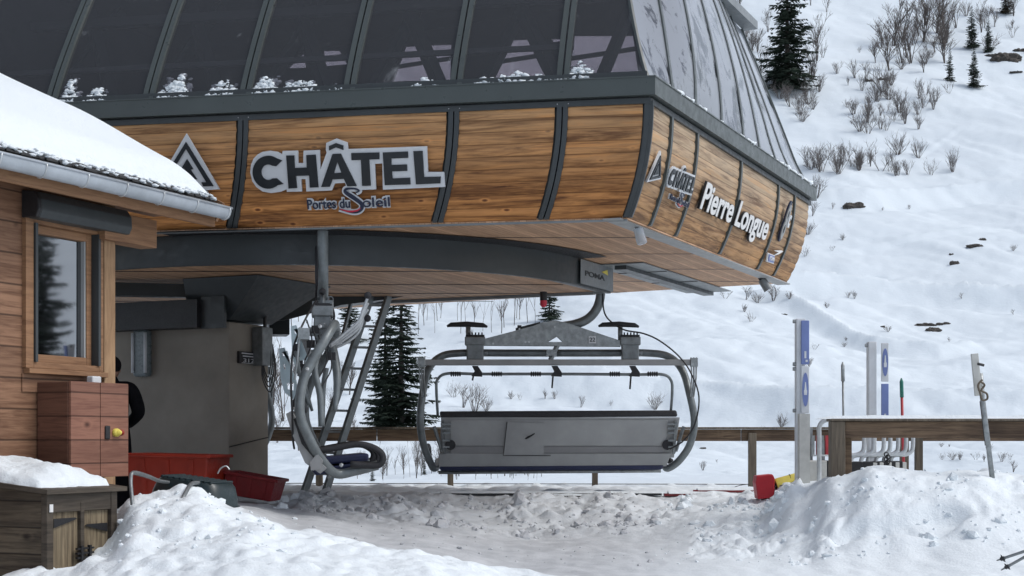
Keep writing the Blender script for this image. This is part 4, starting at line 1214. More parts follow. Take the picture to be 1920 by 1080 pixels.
tag(c3, 'lift chair mostly hidden behind the concrete pillar', 'lift chair', 'lift chairs under the station')
for o in list(c2.children) + list(c3.children):
    if o.name.startswith('number_tag'):
        for q in list(o.children): bpy.data.objects.remove(q)
        bpy.data.objects.remove(o)
# extras of the raised bar on the second chair (world coordinates converted to its frame)
bpy.context.view_layer.update()
def child_of(mb, name, mat, root, smooth=True):
    o = mb.build(name, mat, None, smooth)
    m = root.matrix_basis.inverted()
    for v in o.data.vertices: v.co = m @ v.co
    o.parent = root
    return o
D2 = 13.6
mb = MB()
for k, (dy, dd) in enumerate(((0, 0), (6, .15), (12, .3), (20, .5))):
    mb.tube([P(618, 648 + dy * .4, D2 + dd), P(650, 622 + dy, D2 + dd), P(672, 603 + dy, D2 + dd), P(681, 580 + dy, D2 + dd), P(690, 556 + dy * 2.0, D2 + dd)], .014, 7, smooth=6)
child_of(mb, 'raised_bar', M['galv_light'], c2)
mb = MB(); mb.ball(P(690, 554, D2), .035, 2); mb.ball(P(689, 597, D2 + .5), .035, 2)
child_of(mb, 'bar_end', M['rubber'], c2)
for k, dd in ((0, 13.9), (1, 15.2)):
    ox, oy = (0, 0) if k == 0 else (-22, 42)
    fr_pts = [(546, 612), (556, 610), (566, 640), (578, 672), (584, 700), (572, 706), (556, 694), (549, 668)]
    q = [P(a + ox, b + oy, dd) for a, b in fr_pts]
    fr = (Vector((0, dd, 0)), Vector((1, 0, 0)), UP, Vector((0, -1, 0)))
    lp = [[(v.x, v.z) for v in q]]
    for hl in ([(552, 618), (561, 616), (563, 625), (553, 626)], [(560, 676), (574, 676), (573, 690), (562, 688)], [(553, 640), (557, 642), (559, 652), (555, 650)]):
        lp.append([(v.x, v.z) for v in (P(a + ox, b + oy, dd) for a, b in hl)])
    o = flat_shape('footrest_plate', lp, fr, M['ice_blue'], .03, None)
    m = c2.matrix_basis.inverted()
    for v in o.data.vertices: v.co = m @ v.co
    o.parent = c2
def c2child(pts, th, name, mat):
    mb = MB(); mb.prism([P(a, b, 13.25) for a, b in pts], (0, th, 0)); return child_of(mb, name, M[mat], c2, smooth=False)
c2child([(536, 776), (547, 770), (562, 800), (580, 846), (612, 878), (600, 888), (572, 868), (548, 815)], .05, 'side_shell', 'panel_grey')
c2child([(551, 786), (557, 782), (572, 822), (592, 850), (588, 858), (566, 832)], -.02, 'shell_rim', 'black')
c2child([(582, 866), (596, 850), (606, 864), (600, 880), (584, 882)], -.03, 'shell_corner', 'panel_grey')
mb = MB()
mb.tube([P(604, 640, 13.5), P(590, 690, 13.4), P(600, 740, 13.4), P(603, 800, 13.4)], .03, 8, smooth=5)
child_of(mb, 'inner_tube', M['tube'], c2); mb = MB()
mb.tube([P(612, 690, 14.4), P(606, 730, 14.4), P(604, 800, 14.4)], .026, 8, smooth=5)
child_of(mb, 'inner_tube', M['tube'], c2)
mb = MB()
for a, b in ((592, 618), (583, 645), (622, 668), (572, 690)): mb.box(P(a, b, 13.6), (.07, .07, .07)); 
for k in range(5): mb.tube([P(575 + k * 11, 600 + k * 14, 13.5), P(585 + k * 9, 640 + k * 13, 13.5), P(572 + k * 8, 675 + k * 12, 13.4)], .007, 5, smooth=4)
child_of(mb, 'clamp_set', M['rubber'], c2, smooth=False)
mb = MB()
for (a, b) in ((600, 612), (576, 692), (560, 742), (572, 800), (640, 872)):
    mb.ball(P(a, b, 13.15), .02, 1)
child_of(mb, 'clips', M['galv_light'], c2, smooth=False)
# springs and fittings below the hanger of the second chair
mb = MB()
for cx in (598, 620):
    mb.tube([P(cx + 5 * math.cos(a), 562 + 6 * math.sin(a), 14.1) for a in np.linspace(0, 6.2, 12)], .006, 5)
mb.box(P(609, 582, 14.1), (.15, .14, .18)); mb.box(P(592, 570, 14.1), (.06, .05, .05)); mb.box(P(600, 618, 14.2), (.08, .1, .12)); mb.box(P(586, 622, 14.2), (.06, .08, .08)); mb.box(P(630, 625, 14.2), (.08, .1, .1))
mb.tube([P(602, 600, 14.0), P(598, 640, 14.0), P(590, 660, 13.9)], .02, 6)
child_of(mb, 'hanger_fittings', M['galv'], c2, smooth=False)
mb = MB(); mb.tube([P(620, 570, 13.95), P(626, 600, 13.95), P(600, 660, 13.8), P(575, 700, 13.6), P(556, 740, 13.5), P(543, 790, 13.5)], .011, 6, smooth=6)
mb.tube([P(592, 462, 14.2), P(592, 520, 14.2), P(594, 566, 14.2)], .008, 6)
child_of(mb, 'cable', M['black'], c2)
mb = MB(); mb.tube([P(620, 640, 13.9), P(632, 700, 13.7), P(628, 770, 13.6)], [.05, .04, .02], 8, smooth=4)
child_of(mb, 'strut', M['tube'], c2)

# ------------------------------------------------------------------ ladder
LD = empty('ladder', P(590, 915, 17.3), 'grey steel ladder leaning up to the station floor', 'ladder')
def ladder_pt(px, py):
    t = (915 - py) / 370
    return P(px, py, 17.2 + .8 * t)
for (x0, x1) in ((572, 700), (612, 733)):
    MB().bar(ladder_pt(x0 - 4, 930), ladder_pt(x1, 543), .04, .11, up=(-.5, -1, .3)).build('stringer', M['tube'], LD, bevel=.004)
for k in range(9):
    py = 572 + k * 39.5
    t = (915 - py) / 372
    a = ladder_pt(572 + 128 * t, py); b = ladder_pt(612 + 121 * t, py + 1)
    MB().bar(a, b, .035, .028).build('rung', M['galv'], LD)
mb = MB(); mb.bar(P(664, 545, 18.3), P(640, 640, 17.9), .03, .05); mb.build('handrail', M['galv_dark'], LD)

# ------------------------------------------------------------------ hut
WC = Vector((-3.08, 11.5, 0))
HUT = empty('wooden_hut', (WC.x - 2, WC.y, EYE - 1.0), 'brown timber hut with snow covered roof and one window', 'hut')
def wp(t, z, out=0.0): p = WC - d3 * t + n3 * out; p.z = z; return p
ZW0, ZW1 = EYE - 1.2, EYE + 1.83
T0, T1 = .135, .93
ZA, ZBB = EYE + .515, EYE + 1.60
mb = MB()
def wbox(t0, t1, z0, z1, o0=-.15, o1=0.0): 
    c = (wp(t0, z0, o0) + wp(t1, z1, o1)) / 2
    return c, (abs(t1 - t0), abs(o1 - o0), abs(z1 - z0)), (d3, n3, UP)
mb.box(*wbox(T1, 4.0, ZW0, ZW1)); mb.box(*wbox(T0, T1, ZW0, ZA)); mb.box(*wbox(T0, T1, ZBB, ZW1)); mb.box(*wbox(0.128, T0, ZW0, ZW1))
mb.build('wall', M['hut_wall'], HUT)
mb = MB(); mb.box(wp(0.08, (ZW0 + ZW1) / 2, -2.02) + d3 * .0 , (.12, 3.8, ZW1 - ZW0), (d3, n3, UP)); mb.build('gable_wall', M['hut_wall'], HUT)
MB().box(*wbox(0, .13, ZW0, ZW1, -.1, .035)).build('corner_post', M['hut_post'], HUT, bevel=.008)
WIN = MB()
fr0 = .045
WIN.box(*wbox(T0, T0 + fr0, ZA, ZBB, -.1, .03)); WIN.box(*wbox(T1 - fr0, T1, ZA, ZBB, -.1, .03)); WIN.box(*wbox(T0 + fr0, T1 - fr0, ZA, ZA + fr0, -.1, .03)); WIN.box(*wbox(T0 + fr0, T1 - fr0, ZBB - fr0, ZBB, -.1, .03))
WN = WIN.build('window', M['hut_frame'], HUT, bevel=.004)
sb = MB(); a0_, a1_, zA, zB = T0 + fr0 + .03, T1 - fr0 - .03, ZA + fr0, ZBB - fr0
sb.box(*wbox(a0_, a0_ + .055, zA, zB, -.09, -.02)); sb.box(*wbox(a1_ - .045, a1_, zA, zB, -.09, -.02)); sb.box(*wbox(a0_ + .055, a1_ - .045, zA, zA + .06, -.09, -.02)); sb.box(*wbox(a0_ + .055, a1_ - .045, zB - .06, zB, -.09, -.02))
sb.build('sash', M['hut_frame'], WN, bevel=.006)
MB().box(*wbox(a0_ + .05, a1_ - .04, zA + .05, zB - .05, -.07, -.062)).build('pane', M['glass_hut'], WN)
mb = MB(); mb.box(*wbox(a0_ + .057, a0_ + .072, zA + .06, zB - .06, -.062, -.03)); mb.build('glazing_bead', M['grey_strip'], WN)
for q_ in ((a0_ - .028, a0_ - .002), (a1_ + .002, a1_ + .028)): MB().box(*wbox(q_[0], q_[1], zA, zB, -.05, .045)).build('shutter_rail', M['steel_dark'], WN)
mb = MB(); mb.box(*wbox(T0 - .02, T1 + .03, ZA - .04, ZA - .002, -.02, .06)); mb.build('sill', M['hut_frame'], WN, bevel=.004)
mb = MB(); mb.box(*wbox(T0 - .02, T1 + .05, ZA - .17, ZA - .042, 0, .012)); mb.build('apron_board', M['hut_wall'], WN)
mb = MB(); mb.box(*wbox(T1 + .002, T1 + .04, ZA, ZBB, 0, .035)); mb.build('trim', M['hut_frame'], WN)
mb = MB(); mb.box(*wbox(0.3, T1, zA + .0, zB, -1.5, -1.45)); mb.build('room_back', M['interior'], HUT)
# rolled shutter housing above the window
prof = [(0.0, ZBB - .02), (.13, ZBB - .02), (.155, ZBB + .03), (.15, ZBB + .11), (.11, ZBB + .165), (0.0, ZBB + .18)]
mb = MB(); mb.prism([wp(T1 + .01, z, o) for o, z in prof], d3 * (T1 + .06)); RB = mb.build('shutter_box', M['steel_dark'], HUT, bevel=.006)
mb = MB(); mb.prism([wp(T1 + .05, z, o * 1.04) for o, z in prof], d3 * .038); mb.build('end_cap', M['black'], RB, bevel=.01)
# eave: rafters soffit, fascia, purlin, gutter
TE = -.78      # far end of the eave
EO = .50
ZE = EYE + 1.80
tl = lambda t, o, z: wp(t, z, o)
mb = MB(); mb.box((tl(TE + .05, EO - .10, ZE - .02) + tl(4, EO - .10, ZE - .02)) / 2, (4 - TE, .03, .13), (d3, n3, UP)); mb.build('fascia', M['hut_frame'], HUT)
mb = MB(); mb.box((tl(TE + .15, EO / 2 - .1, ZE + .02) + tl(4, EO / 2 - .1, ZE + .02)) / 2, (4 - TE - .15, EO, .02), (d3, n3, UP)); mb.build('eave_boards', M['hut_wall'], HUT)
mb = MB(); mb.box(*wbox(-.42, .2, EYE + 1.52, EYE + 1.74, -.06, .1)); mb.build('purlin', M['hut_frame'], HUT, bevel=.005)
gut = MB()
ga = [math.pi * k / 10 for k in range(11)]
rows = []
for t in np.linspace(TE, 4.2, 12):
    rows.append([tl(t, EO - .055 * math.cos(a) + 0, ZE + .055 - .085 * math.sin(a)) for a in ga])
gut.slab(rows, UP * .006)
GT = gut.build('gutter', M['zinc'], HUT, smooth='auto')
mb = MB(); mb.prism([tl(TE - .004, EO - .056 * math.cos(a), ZE + .056 - .086 * math.sin(a)) for a in ga], d3 * -.006); mb.build('gutter_end', M['zinc'], GT)
mb = MB(); mb.tube([tl(TE - .01, EO + .055, ZE + .06), tl(4.2, EO + .055, ZE + .06)], .010, 6); mb.build('gutter_bead', M['zinc'], GT, smooth=True)
for t in np.arange(TE + .02, 3.4, .42):
    MB().tube([tl(t, EO - .058 * math.cos(a), ZE + .06 - .092 * math.sin(a)) for a in ga], .007, 5).build('gutter_bracket', M['galv_light'], GT, smooth=True)
# roof deck and slates
TANR = .50
def rp(t, s, up=0.0):        # s metres up the slope (plan) from the eave
    p = wp(t, ZE + .055 + TANR * s + up, EO - .06 - s); return p
mb = MB(); mb.slab([[rp(t, s) for s in (0, 4)] for t in (TE + .02, 5.0)], (0, 0, .045)); mb.build('roof', M['slate'], HUT)
mb = MB(); rnd = random.Random(5)
for i, t in enumerate(np.arange(TE + .03, 3.2, .13)):
    a = rp(t + .06, .02 + rnd.uniform(-.015, .015), .055); b = rp(t + .06, .30, .062)
    mb.slab([[a - d3 * .06, a + d3 * .055], [b - d3 * .06, b + d3 * .055]], (0, 0, .014))
mb.build('slates', M['slate'], HUT)
mb = MB(); mb.bar(rp(TE - .01, .0, -.02), rp(TE - .01, 4, -.02), .03, .16); mb.build('verge_board', M['hut_frame'], HUT)
# snow on the roof
rows = []
tt = np.concatenate([[TE - .035], np.linspace(TE - .03, TE + .25, 8), np.linspace(TE + .3, 4.5, 70)])
svals = np.concatenate([[.0], np.linspace(0, .3, 12), np.linspace(.34, 4.2, 40)])
for i, t in enumerate(tt):
    row = []
    edge = .10 + .035 * noise.noise(Vector((t * 3.2, 0, 0))) + .02 * noise.noise(Vector((t * 11, 3, 0)))
    te = min(1, max(0, (t - TE + .03) / .28)); endk = math.sqrt(max(0, 1 - (1 - te) ** 2))
    for s in svals:
        sk_ = min(1, s / .28); th = .17 * math.sqrt(max(0, 1 - (1 - sk_) ** 2)) * endk
        th += .02 * noise.noise(Vector((t * 1.1, s * 1.3, 2))) * sk_ * endk
        th *= 1 + .35 * math.sin(min(1, s / 2.2) * math.pi) * .5
        row.append(rp(t, s + edge, .05 + th))
    rows.append(row)
mb = MB(); mb.grid(rows)
SR = mb.build('roof_snow', M['snow_clump'], HUT, smooth=True)
mb = MB(); rnd = random.Random(9)
for k in range(260):
    t = rnd.uniform(TE, 3.2); s = rnd.uniform(.0, .13)
    mb.ball(rp(t, s, .065 + rnd.uniform(0, .02)), rnd.uniform(.008, .024), 1, .4, k, (1.3, 1, .6))
tag(mb.build('snow_crumbs', M['snow_clump'], HUT, smooth=True), kind='stuff')

# ------------------------------------------------------------------ cabinet on the hut wall
W1 = wp(.83, 0, .0)
CB = empty('wall_cabinet', wp(.5, EYE - .27, .15), 'reddish brown plank cabinet fixed on the hut wall under the window', 'cabinet')
zc0, zc1 = EYE - .265, EYE + .415
mb = MB(); c = W1 + n3 * .15 + d3 * .32; c.z = (zc0 + zc1) / 2
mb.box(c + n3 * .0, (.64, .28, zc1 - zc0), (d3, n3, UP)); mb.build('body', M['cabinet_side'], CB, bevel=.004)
for k in (0, 1):
    c2_ = W1 + n3 * .302 + d3 * (.162 + .318 * k); c2_.z = (zc0 + zc1) / 2
    dr = MB().box(c2_, (.312, .024, zc1 - zc0 + .01), (d3, n3, UP)).build('door', M['cabinet'], CB, bevel=.004)
    if k == 1:
        a = c2_ + n3 * .02 - d3 * .09 ; a.z = EYE + .055
        MB().box(a, (.05, .015, .10), (d3, n3, UP)).build('latch', M['black'], dr, bevel=.01)
        a = c2_ + n3 * .04 + d3 * .0; a.z = EYE + .055
        MB().tube([a - n3 * .04, a + n3 * .0], .03, 12).ball(a - n3*.005, .026, 2, 0, 0, (1.4, .6, 1)).build('switch_yellow', M['yellow'], dr, smooth=True)
        MB().ball(a + d3 * .04, .024, 2).build('switch_red', M['orange_plastic'], dr, smooth=True)
MB().box(W1 + n3 * .12 + d3 * .48 + UP * (zc1 + .03), (.10, .06, .06), (d3, n3, UP)).build('conduit_box', M['white_paint'], CB, bevel=.01)

# ------------------------------------------------------------------ old storage box with snow
BX0 = Vector((-2.97, 9.5, 0)); LBX, WBX = .66, 1.0
BZ0, BZ1 = EYE - 1.05, EYE - .345
BX = empty('storage_box', BX0 + UP * BZ0, 'weathered timber storage box with iron hinges and snow on its lid', 'box')
def bp_(a, b, z): p = BX0 + d3 * a - n3 * b; p.z = z; return p
mb = MB()
mb.prism([bp_(0, .02, BZ0), bp_(0, WBX, BZ0), bp_(0, WBX, BZ1 + .10), bp_(0, .02, BZ1)], d3 * .03); mb.build('end_panel', M['old_wood'], BX)
mb = MB(); mb.prism([bp_(LBX, .02, BZ0), bp_(LBX, WBX, BZ0), bp_(LBX, WBX, BZ1 + .10), bp_(LBX, .02, BZ1)], d3 * -.03); mb.build('end_panel', M['old_wood'], BX)
for k in (0, 1):
    x0 = .05 + k * .285
    mb = MB(); mb.box((bp_(x0, .02, BZ0) + bp_(x0 + .275, .02, BZ1 - .12)) / 2, (.272, .03, BZ1 - .12 - BZ0), (d3, n3, UP)); dr = mb.build('door', M['old_wood_v'], BX)
    zt = BZ1 - .19 - .05 * k
    x_h = .07 if k == 0 else .59
    sg_ = 1 if k == 0 else -1
    MB().prism([bp_(x_h, -.003, zt - .03), bp_(x_h, -.003, zt + .03), bp_(x_h + sg_ * .2, -.003, zt + .03 + .0), bp_(x_h + sg_ * .22, -.003, zt + .02)], n3 * .006).build('hinge', M['black'], dr)
mb = MB()
mb.box(bp_(.02, .0, (BZ0 + BZ1) / 2), (.06, .05, BZ1 - BZ0), (d3, n3, UP)); mb.box(bp_(LBX - .02, .0, (BZ0 + BZ1) / 2), (.06, .05, BZ1 - BZ0), (d3, n3, UP)); mb.box(bp_(.325, .0, (BZ0 + BZ1) / 2), (.035, .05, BZ1 - BZ0 - .12), (d3, n3, UP))
mb.box(bp_(LBX / 2, .002, BZ1 - .06), (LBX - .1, .045, .12), (d3, n3, UP)); mb.build('frame', M['old_trim'], BX, bevel=.005)
mb = MB()
for dz in (0, .03, .06): mb.box(bp_(.34, -.03, BZ0 + .28 + dz), (.16, .02, .012), (d3, n3, UP))
mb.box(bp_(.30, -.035, BZ0 + .31), (.02, .02, .10), (d3, n3, UP)); mb.box(bp_(.38, -.035, BZ0 + .31), (.02, .02, .10), (d3, n3, UP)); mb.build('bolt', M['black'], BX)
mb = MB(); mb.prism([bp_(-.05, -.06, BZ1), bp_(-.05, WBX, BZ1 + .11), bp_(-.05, WBX, BZ1 + .14), bp_(-.05, -.06, BZ1 + .03)], d3 * (LBX + .12)); mb.build('lid', M['old_trim'], BX)
MB().box(bp_(.02, -.032, BZ1 - .09), (.03, .006, .05), (d3, n3, UP)).build('tag_plate', M['sign_white'], BX)
rows = []
for i in range(30):
    a = i / 29; row = []
    for j in range(36):
        b = j / 35
        ex = min(a, 1 - a, b, 1 - b) * 2; th = .11 * min(1, ex / .35) ** .5 * (1 + .45 * noise.noise(Vector((a * 3, b * 3.5, 9)))) + .02 * noise.noise(Vector((a * 10, b * 11, 4))) * min(1, ex * 6)
        jx = .02 * noise.noise(Vector((b * 8, 0, a * 2))); jy = .03 * noise.noise(Vector((a * 8, 5, b)))
        row.append(bp_(-.02 + (LBX + .02) * a + jx * (1 - ex), .02 + (WBX - .06) * b + jy * (1 - ex), BZ1 + .034 + .11 * b + th))
    rows.append(row)
mb = MB(); mb.grid(rows); mb.build('lid_snow', M['snow_clump'], BX, smooth=True)

# ------------------------------------------------------------------ overturned wheelbarrow, red tubs
WB = empty('wheelbarrow', ground(360, 11.3), 'overturned dark green wheelbarrow with steel handles in the snow', 'wheelbarrow')
DW = 11.2
ax = Vector((.93, -.28, -.12)).normalized(); ay = Vector((.30, .95, 0)).normalized(); az = ax.cross(ay).normalized()
oc = P(368, 912, DW)
rows = []
prof_t = [(-.30, -.17, .0), (-.27, -.15, .09), (-.22, -.13, .12), (0, -.13, .135), (.2, -.12, .12), (.27, -.14, .08), (.31, -.16, 0)]
mb = MB()
ring = []
for h_, k_ in ((-.13, 1.0), (-.05, .95), (.02, .88), (.05, .80)):
    r_ = []
    for i in range(28):
        a = 2 * math.pi * i / 28
        cx_ = math.copysign(abs(math.cos(a)) ** .5, math.cos(a)) * .30 * k_; cy_ = math.copysign(abs(math.sin(a)) ** .5, math.sin(a)) * .24 * k_
        r_.append(oc + ax * cx_ + ay * cy_ + az * h_)
    r_.append(r_[0]); ring.append(r_)
mb.grid(ring); mb.add(ring[-1][:-1], [tuple(range(28))])
tub = mb.build('tub', M['green_plastic'], WB, smooth='auto', weld=True)
mb = MB()
for k in range(9): mb.box(oc + ax * (-.2 + k * .05) + az * .056, (.022, .34, .02), (ax, ay, az))
mb.build('tub_ribs', M['green_plastic'], tub, bevel=.006)
mb = MB(); lo = [oc + ax * (math.copysign(abs(math.cos(2 * math.pi * i / 28)) ** .5, math.cos(2 * math.pi * i / 28)) * .305) + ay * (math.copysign(abs(math.sin(2 * math.pi * i / 28)) ** .5, math.sin(2 * math.pi * i / 28)) * .245) - az * .13 for i in range(29)]
mb.tube(lo, .014, 6); mb.build('rim', M['green_plastic'], tub, smooth=True)
mb = MB(); mb.tube([P(250, 962, 10.2), P(247, 930, 10.25), P(245, 900, 10.3), P(250, 886, 10.35), P(275, 892, 10.6), P(300, 902, 10.9), P(330, 906, 11.15)], .014, 8, smooth=4)
mb.tube([P(305, 932, 11.35), P(300, 906, 11.35), P(290, 898, 11.35), P(262, 890, 11.3), P(250, 887, 11.2)], .012, 8, smooth=4)
mb.build('handle', M['galv_dark'], WB, smooth=True)
mb = MB(); mb.tube([P(334, 955, 10.3), P(345, 930, 10.4), P(358, 908, 10.6), P(372, 905, 10.9)], .015, 8, smooth=4); mb.build('support_leg', M['galv_dark'], WB, smooth=True)
mb = MB(); mb.tube([P(408, 888, 11.4), P(414, 878, 11.4), P(424, 874, 11.4), P(430, 880, 11.4)], .006, 5, smooth=4); mb.build('strap', M['galv_light'], WB)

def tub(name, c, ux, uy, uz, L, W, H, tp, mat, lab, cat, rim=.03):
    root = empty(name, c - uz * H / 2, lab, cat)
    mb = MB()
    def lp(k, h): return [c + ux * (sx * L / 2 * k) + uy * (sy * W / 2 * k) + uz * h for sx, sy in ((-1, -1), (1, -1), (1, 1), (-1, 1))]
    r0, r1 = lp(tp, -H / 2), lp(1, H / 2); i1, i0 = lp(.93, H / 2), lp(tp * .9, -H / 2 + .03)
    mb.add(r0 + r1 + i1 + i0, [(3, 2, 1, 0), (0, 1, 5, 4), (1, 2, 6, 5), (2, 3, 7, 6), (3, 0, 4, 7), (4, 5, 9, 8), (5, 6, 10, 9), (6, 7, 11, 10), (7, 4, 8, 11), (8, 9, 13, 12), (9, 10, 14, 13), (10, 11, 15, 14), (11, 8, 12, 15), (12, 13, 14, 15)])
    mb.build('shell', mat, root, bevel=.015)
    mb = MB(); q = lp(1.03, H / 2 - rim * .5)
    for i in range(4): mb.bar(q[i], q[(i + 1) % 4], .03, rim)
    mb.build('rim', mat, root, bevel=.008)
    mb = MB()
    for k in (-.3, .0, .3): mb.bar(c + ux * L * k * tp - uy * (W / 2 * tp + .0) - uz * H * .45, c + ux * L * k - uy * (W / 2 * .985) + uz * H * .4, .05, .02, up=uy)
    mb.build('rib', mat, root)
    return root
tub('grit_bin', P(322, 902, 13.8) + Vector((0, .3, 0)), Vector((.98, -.17, -.02)).normalized(), Vector((.17, .98, 0)), UP, .80, .6, .50, .90, M['orange_plastic'], 'orange red plastic bin standing in front of the pillar', 'bin')
tub('snow_tub', P(472, 912, 14.2) + Vector((0, .15, 0)), Vector((.97, -.10, -.16)).normalized(), Vector((.12, .99, 0)), Vector((.17, 0, .98)), .50, .4, .22, .9, M['dark_red'], 'dark red tilted plastic tub lying in the snow beside the pillar foot', 'tub')

# ------------------------------------------------------------------ person in black behind the hut corner
def person():
    D = 15.2
    c = P(207, 700, D)
    fz = EYE + (HY - 671) / F * D
    foot = fz - 1.74
    root = empty('person', (c.x, D, foot), 'person in black jacket and cap standing half hidden behind the hut corner post', 'person')
    J = {}
    def a(n, x, y, z): J[n] = Vector((x, y, z * 1.0))
    V = [(0, 0, .95), (0, 0, 1.12), (0, 0, 1.30), (0, -.01, 1.43), (0, -.01, 1.50), (0, -.02, 1.58)]
    Rr = [(.17, .13), (.155, .12), (.19, .13), (.10, .08), (.062, .062), (.06, .06)]
    E = [(0, 1), (1, 2), (2, 3), (3, 4), (4, 5)]
    for sx in (-1, 1):
        b = len(V)
        V += [(.18 * sx, 0, 1.45), (.25 * sx, .02, 1.18), (.17 * sx, -.20, 1.06), (.12 * sx, -.25, 1.05)]
        Rr += [(.085, .08), (.066, .066), (.05, .05), (.04, .025)]
        E += [(3, b), (b, b + 1), (b + 1, b + 2), (b + 2, b + 3)]
        hnd = b + 3
        for k in range(4):
            f0 = len(V); V += [(.08 * sx, -.275, 1.085 - k * .022), (.04 * sx - .01 * (k in (1, 2)) * sx, -.27, 1.08 - k * .022)]
            Rr += [(.010, .010), (.008, .008)]; E += [(hnd, f0), (f0, f0 + 1)]
        f0 = len(V); V += [(.10 * sx, -.24, 1.10), (.07 * sx, -.24, 1.125)]; Rr += [(.011, .011), (.009, .009)]; E += [(hnd, f0), (f0, f0 + 1)]
        b = len(V)
        V += [(.10 * sx, 0, .88), (.11 * sx, -.02, .50), (.115 * sx, .02, .10), (.12 * sx, -.12, .05)]
        Rr += [(.10, .10), (.075, .075), (.06, .06), (.05, .04)]
        E += [(0, b), (b, b + 1), (b + 1, b + 2), (b + 2, b + 3)]
    me = bpy.data.meshes.new('body'); me.from_pydata([(v[0], v[1], v[2]) for v in V], E, []); 
    bd = bpy.data.objects.new('body', me); COL.objects.link(bd)
    md = bd.modifiers.new('skin', 'SKIN'); 
    for i, sv in enumerate(me.skin_vertices[0].data): sv.radius = Rr[i]; sv.use_root = (i == 0)
    s_ = bd.modifiers.new('sub', 'SUBSURF'); s_.levels = 2; s_.render_levels = 2
    me.materials.append(M['cloth_black']); md.use_smooth_shade = True
    bd.parent = root
    bd2 = bd
    mb = MB(); hc = Vector((root.location)) + Vector((.0, -.03, 1.63))
    mb.ball(hc, .105, 3, 0, 0, (.80, .98, 1.18)); mb.ball(hc + Vector((0, -.105, -.01)), .02, 2, 0, 0, (.7, 1, 1.3)); mb.ball(hc + Vector((-.083, .005, -.01)), .022, 2, 0, 0, (.4, .8, 1.3)); mb.ball(hc + Vector((.083, .005, -.01)), .022, 2, 0, 0, (.4, .8, 1.3))
    mb.build('head', M['skin'], root, smooth=True)
    mb = MB(); mb.ball(hc + Vector((0, -.098, -.05)), .02, 2, 0, 0, (1.2, .3, .35)); mb.build('mouth', M['red_paint'], root, smooth=True)
    mb = MB(); 
    for sx in (-1, 1): mb.ball(hc + Vector((.033 * sx, -.094, .015)), .010, 2)
    mb.build('eyes', M['black'], root, smooth=True)
    mb = MB(); mb.ball(hc + Vector((0, .015, .035)), .112, 3, 0, 0, (.86, 1.0, .95)); mb.box(hc + Vector((.0, -.13, .055)), (.13, .09, .012)); mb.build('cap', M['cloth_black'], root, smooth=True)
    root.rotation_euler = (0, 0, R(200)); root.scale = (1.15, 1.15, 1.0)
person()

# ------------------------------------------------------------------ fences
FF = 22.0
FE = empty('timber_fence', ground(1115, FF), 'low timber rail fence with slim posts beyond the lift chair', 'fence')
def along(x0, x1, y0, y1, D, h, th, k=.0):
    pass
zt_ = EYE + 20 / F * FF
zb_ = EYE - 2 / F * FF
x_a, x_b = P(480, 0, FF).x, P(2300, 0, FF).x
for i in range(8):
    a = x_a + (x_b - x_a) * i / 8; b = x_a + (x_b - x_a) * (i + 1) / 8 - .01
    MB().box(((a + b) / 2, FF, (zt_ + zb_) / 2), (b - a, .07, zt_ - zb_)).build('rail', M['fence_wood'], FE, bevel=.008)
MB().box(((x_a + x_b) / 2, FF - .02, zt_ + .018), (x_b - x_a, .14, .03)).build('top_board', M['fence_post'], FE, bevel=.005)
for px, w_ in ((600, .1), (845, .085), (1115, .085), (1409, .115), (1693, .12), (1720, .11), (2000, .1)):
    g0 = ground(px, FF); MB().box((g0.x, FF - .07, (g0.z - .3 + zb_ + .12) / 2), (w_, .08, zb_ + .12 - g0.z + .3)).build('post', M['fence_post'], FE, bevel=.006)
MB().tube([P(500, 906, FF - .1), P(900, 907, FF - .1), P(1400, 908, FF - .1), P(1600, 907, FF - .1)], .006, 5).build('wire', M['black'], FE)
mb = MB(); mb.tube([P(1366, 921, FF - .4), P(1380, 912, FF - .3), P(1400, 908, FF - .1)], .006, 5, smooth=3); mb.build('loose_wire', M['black'], FE)
NFD = 13.0
NF = empty('board_fence', ground(1570, NFD), 'near dark timber fence with thick boards under a snow cap', 'fence')
z1_, z0_ = EYE + 35 / F * NFD, EYE + 4 / F * NFD
xs0, xs1 = P(1583, 0, NFD).x, P(3200, 0, NFD).x
MB().box(((xs0 + xs1) / 2, NFD, (z1_ + z0_) / 2), (xs1 - xs0, .06, z1_ - z0_)).build('board', M['fence_wood'], NF, bevel=.008)
MB().box(((xs0 + xs1) / 2 - .06, NFD + .03, z1_ + .012), (xs1 - xs0 + .14, .20, .022)).build('top_board', M['fence_post'], NF, bevel=.004)
mb = MB(); mb.box((P(1569, 0, NFD).x, NFD - .0, z1_ - .45), (.125, .12, .9)); mb.build('post', M['fence_post'], NF, bevel=.008)
MB().box((P(1588, 0, NFD + .12).x, NFD + .12, z1_ - .45), (.07, .08, .88)).build('post', M['fence_wood'], NF, bevel=.006)
rows = []
for i in range(7):
    row = []
    for j, x in enumerate(np.linspace(xs0 - .25, xs1, 180)):
        a = i / 6; ex = math.sin(a * math.pi); ee = min(1, j / 3)
        row.append(Vector((x, NFD - .07 + .2 * a, z1_ + .02 + (.032 + .012 * noise.noise(Vector((x * 4, a, 1)))) * ex ** .5 * ee)))
    rows.append(row)
MB().grid(rows).build('cap_snow', M['snow_clump'], NF, smooth=True)
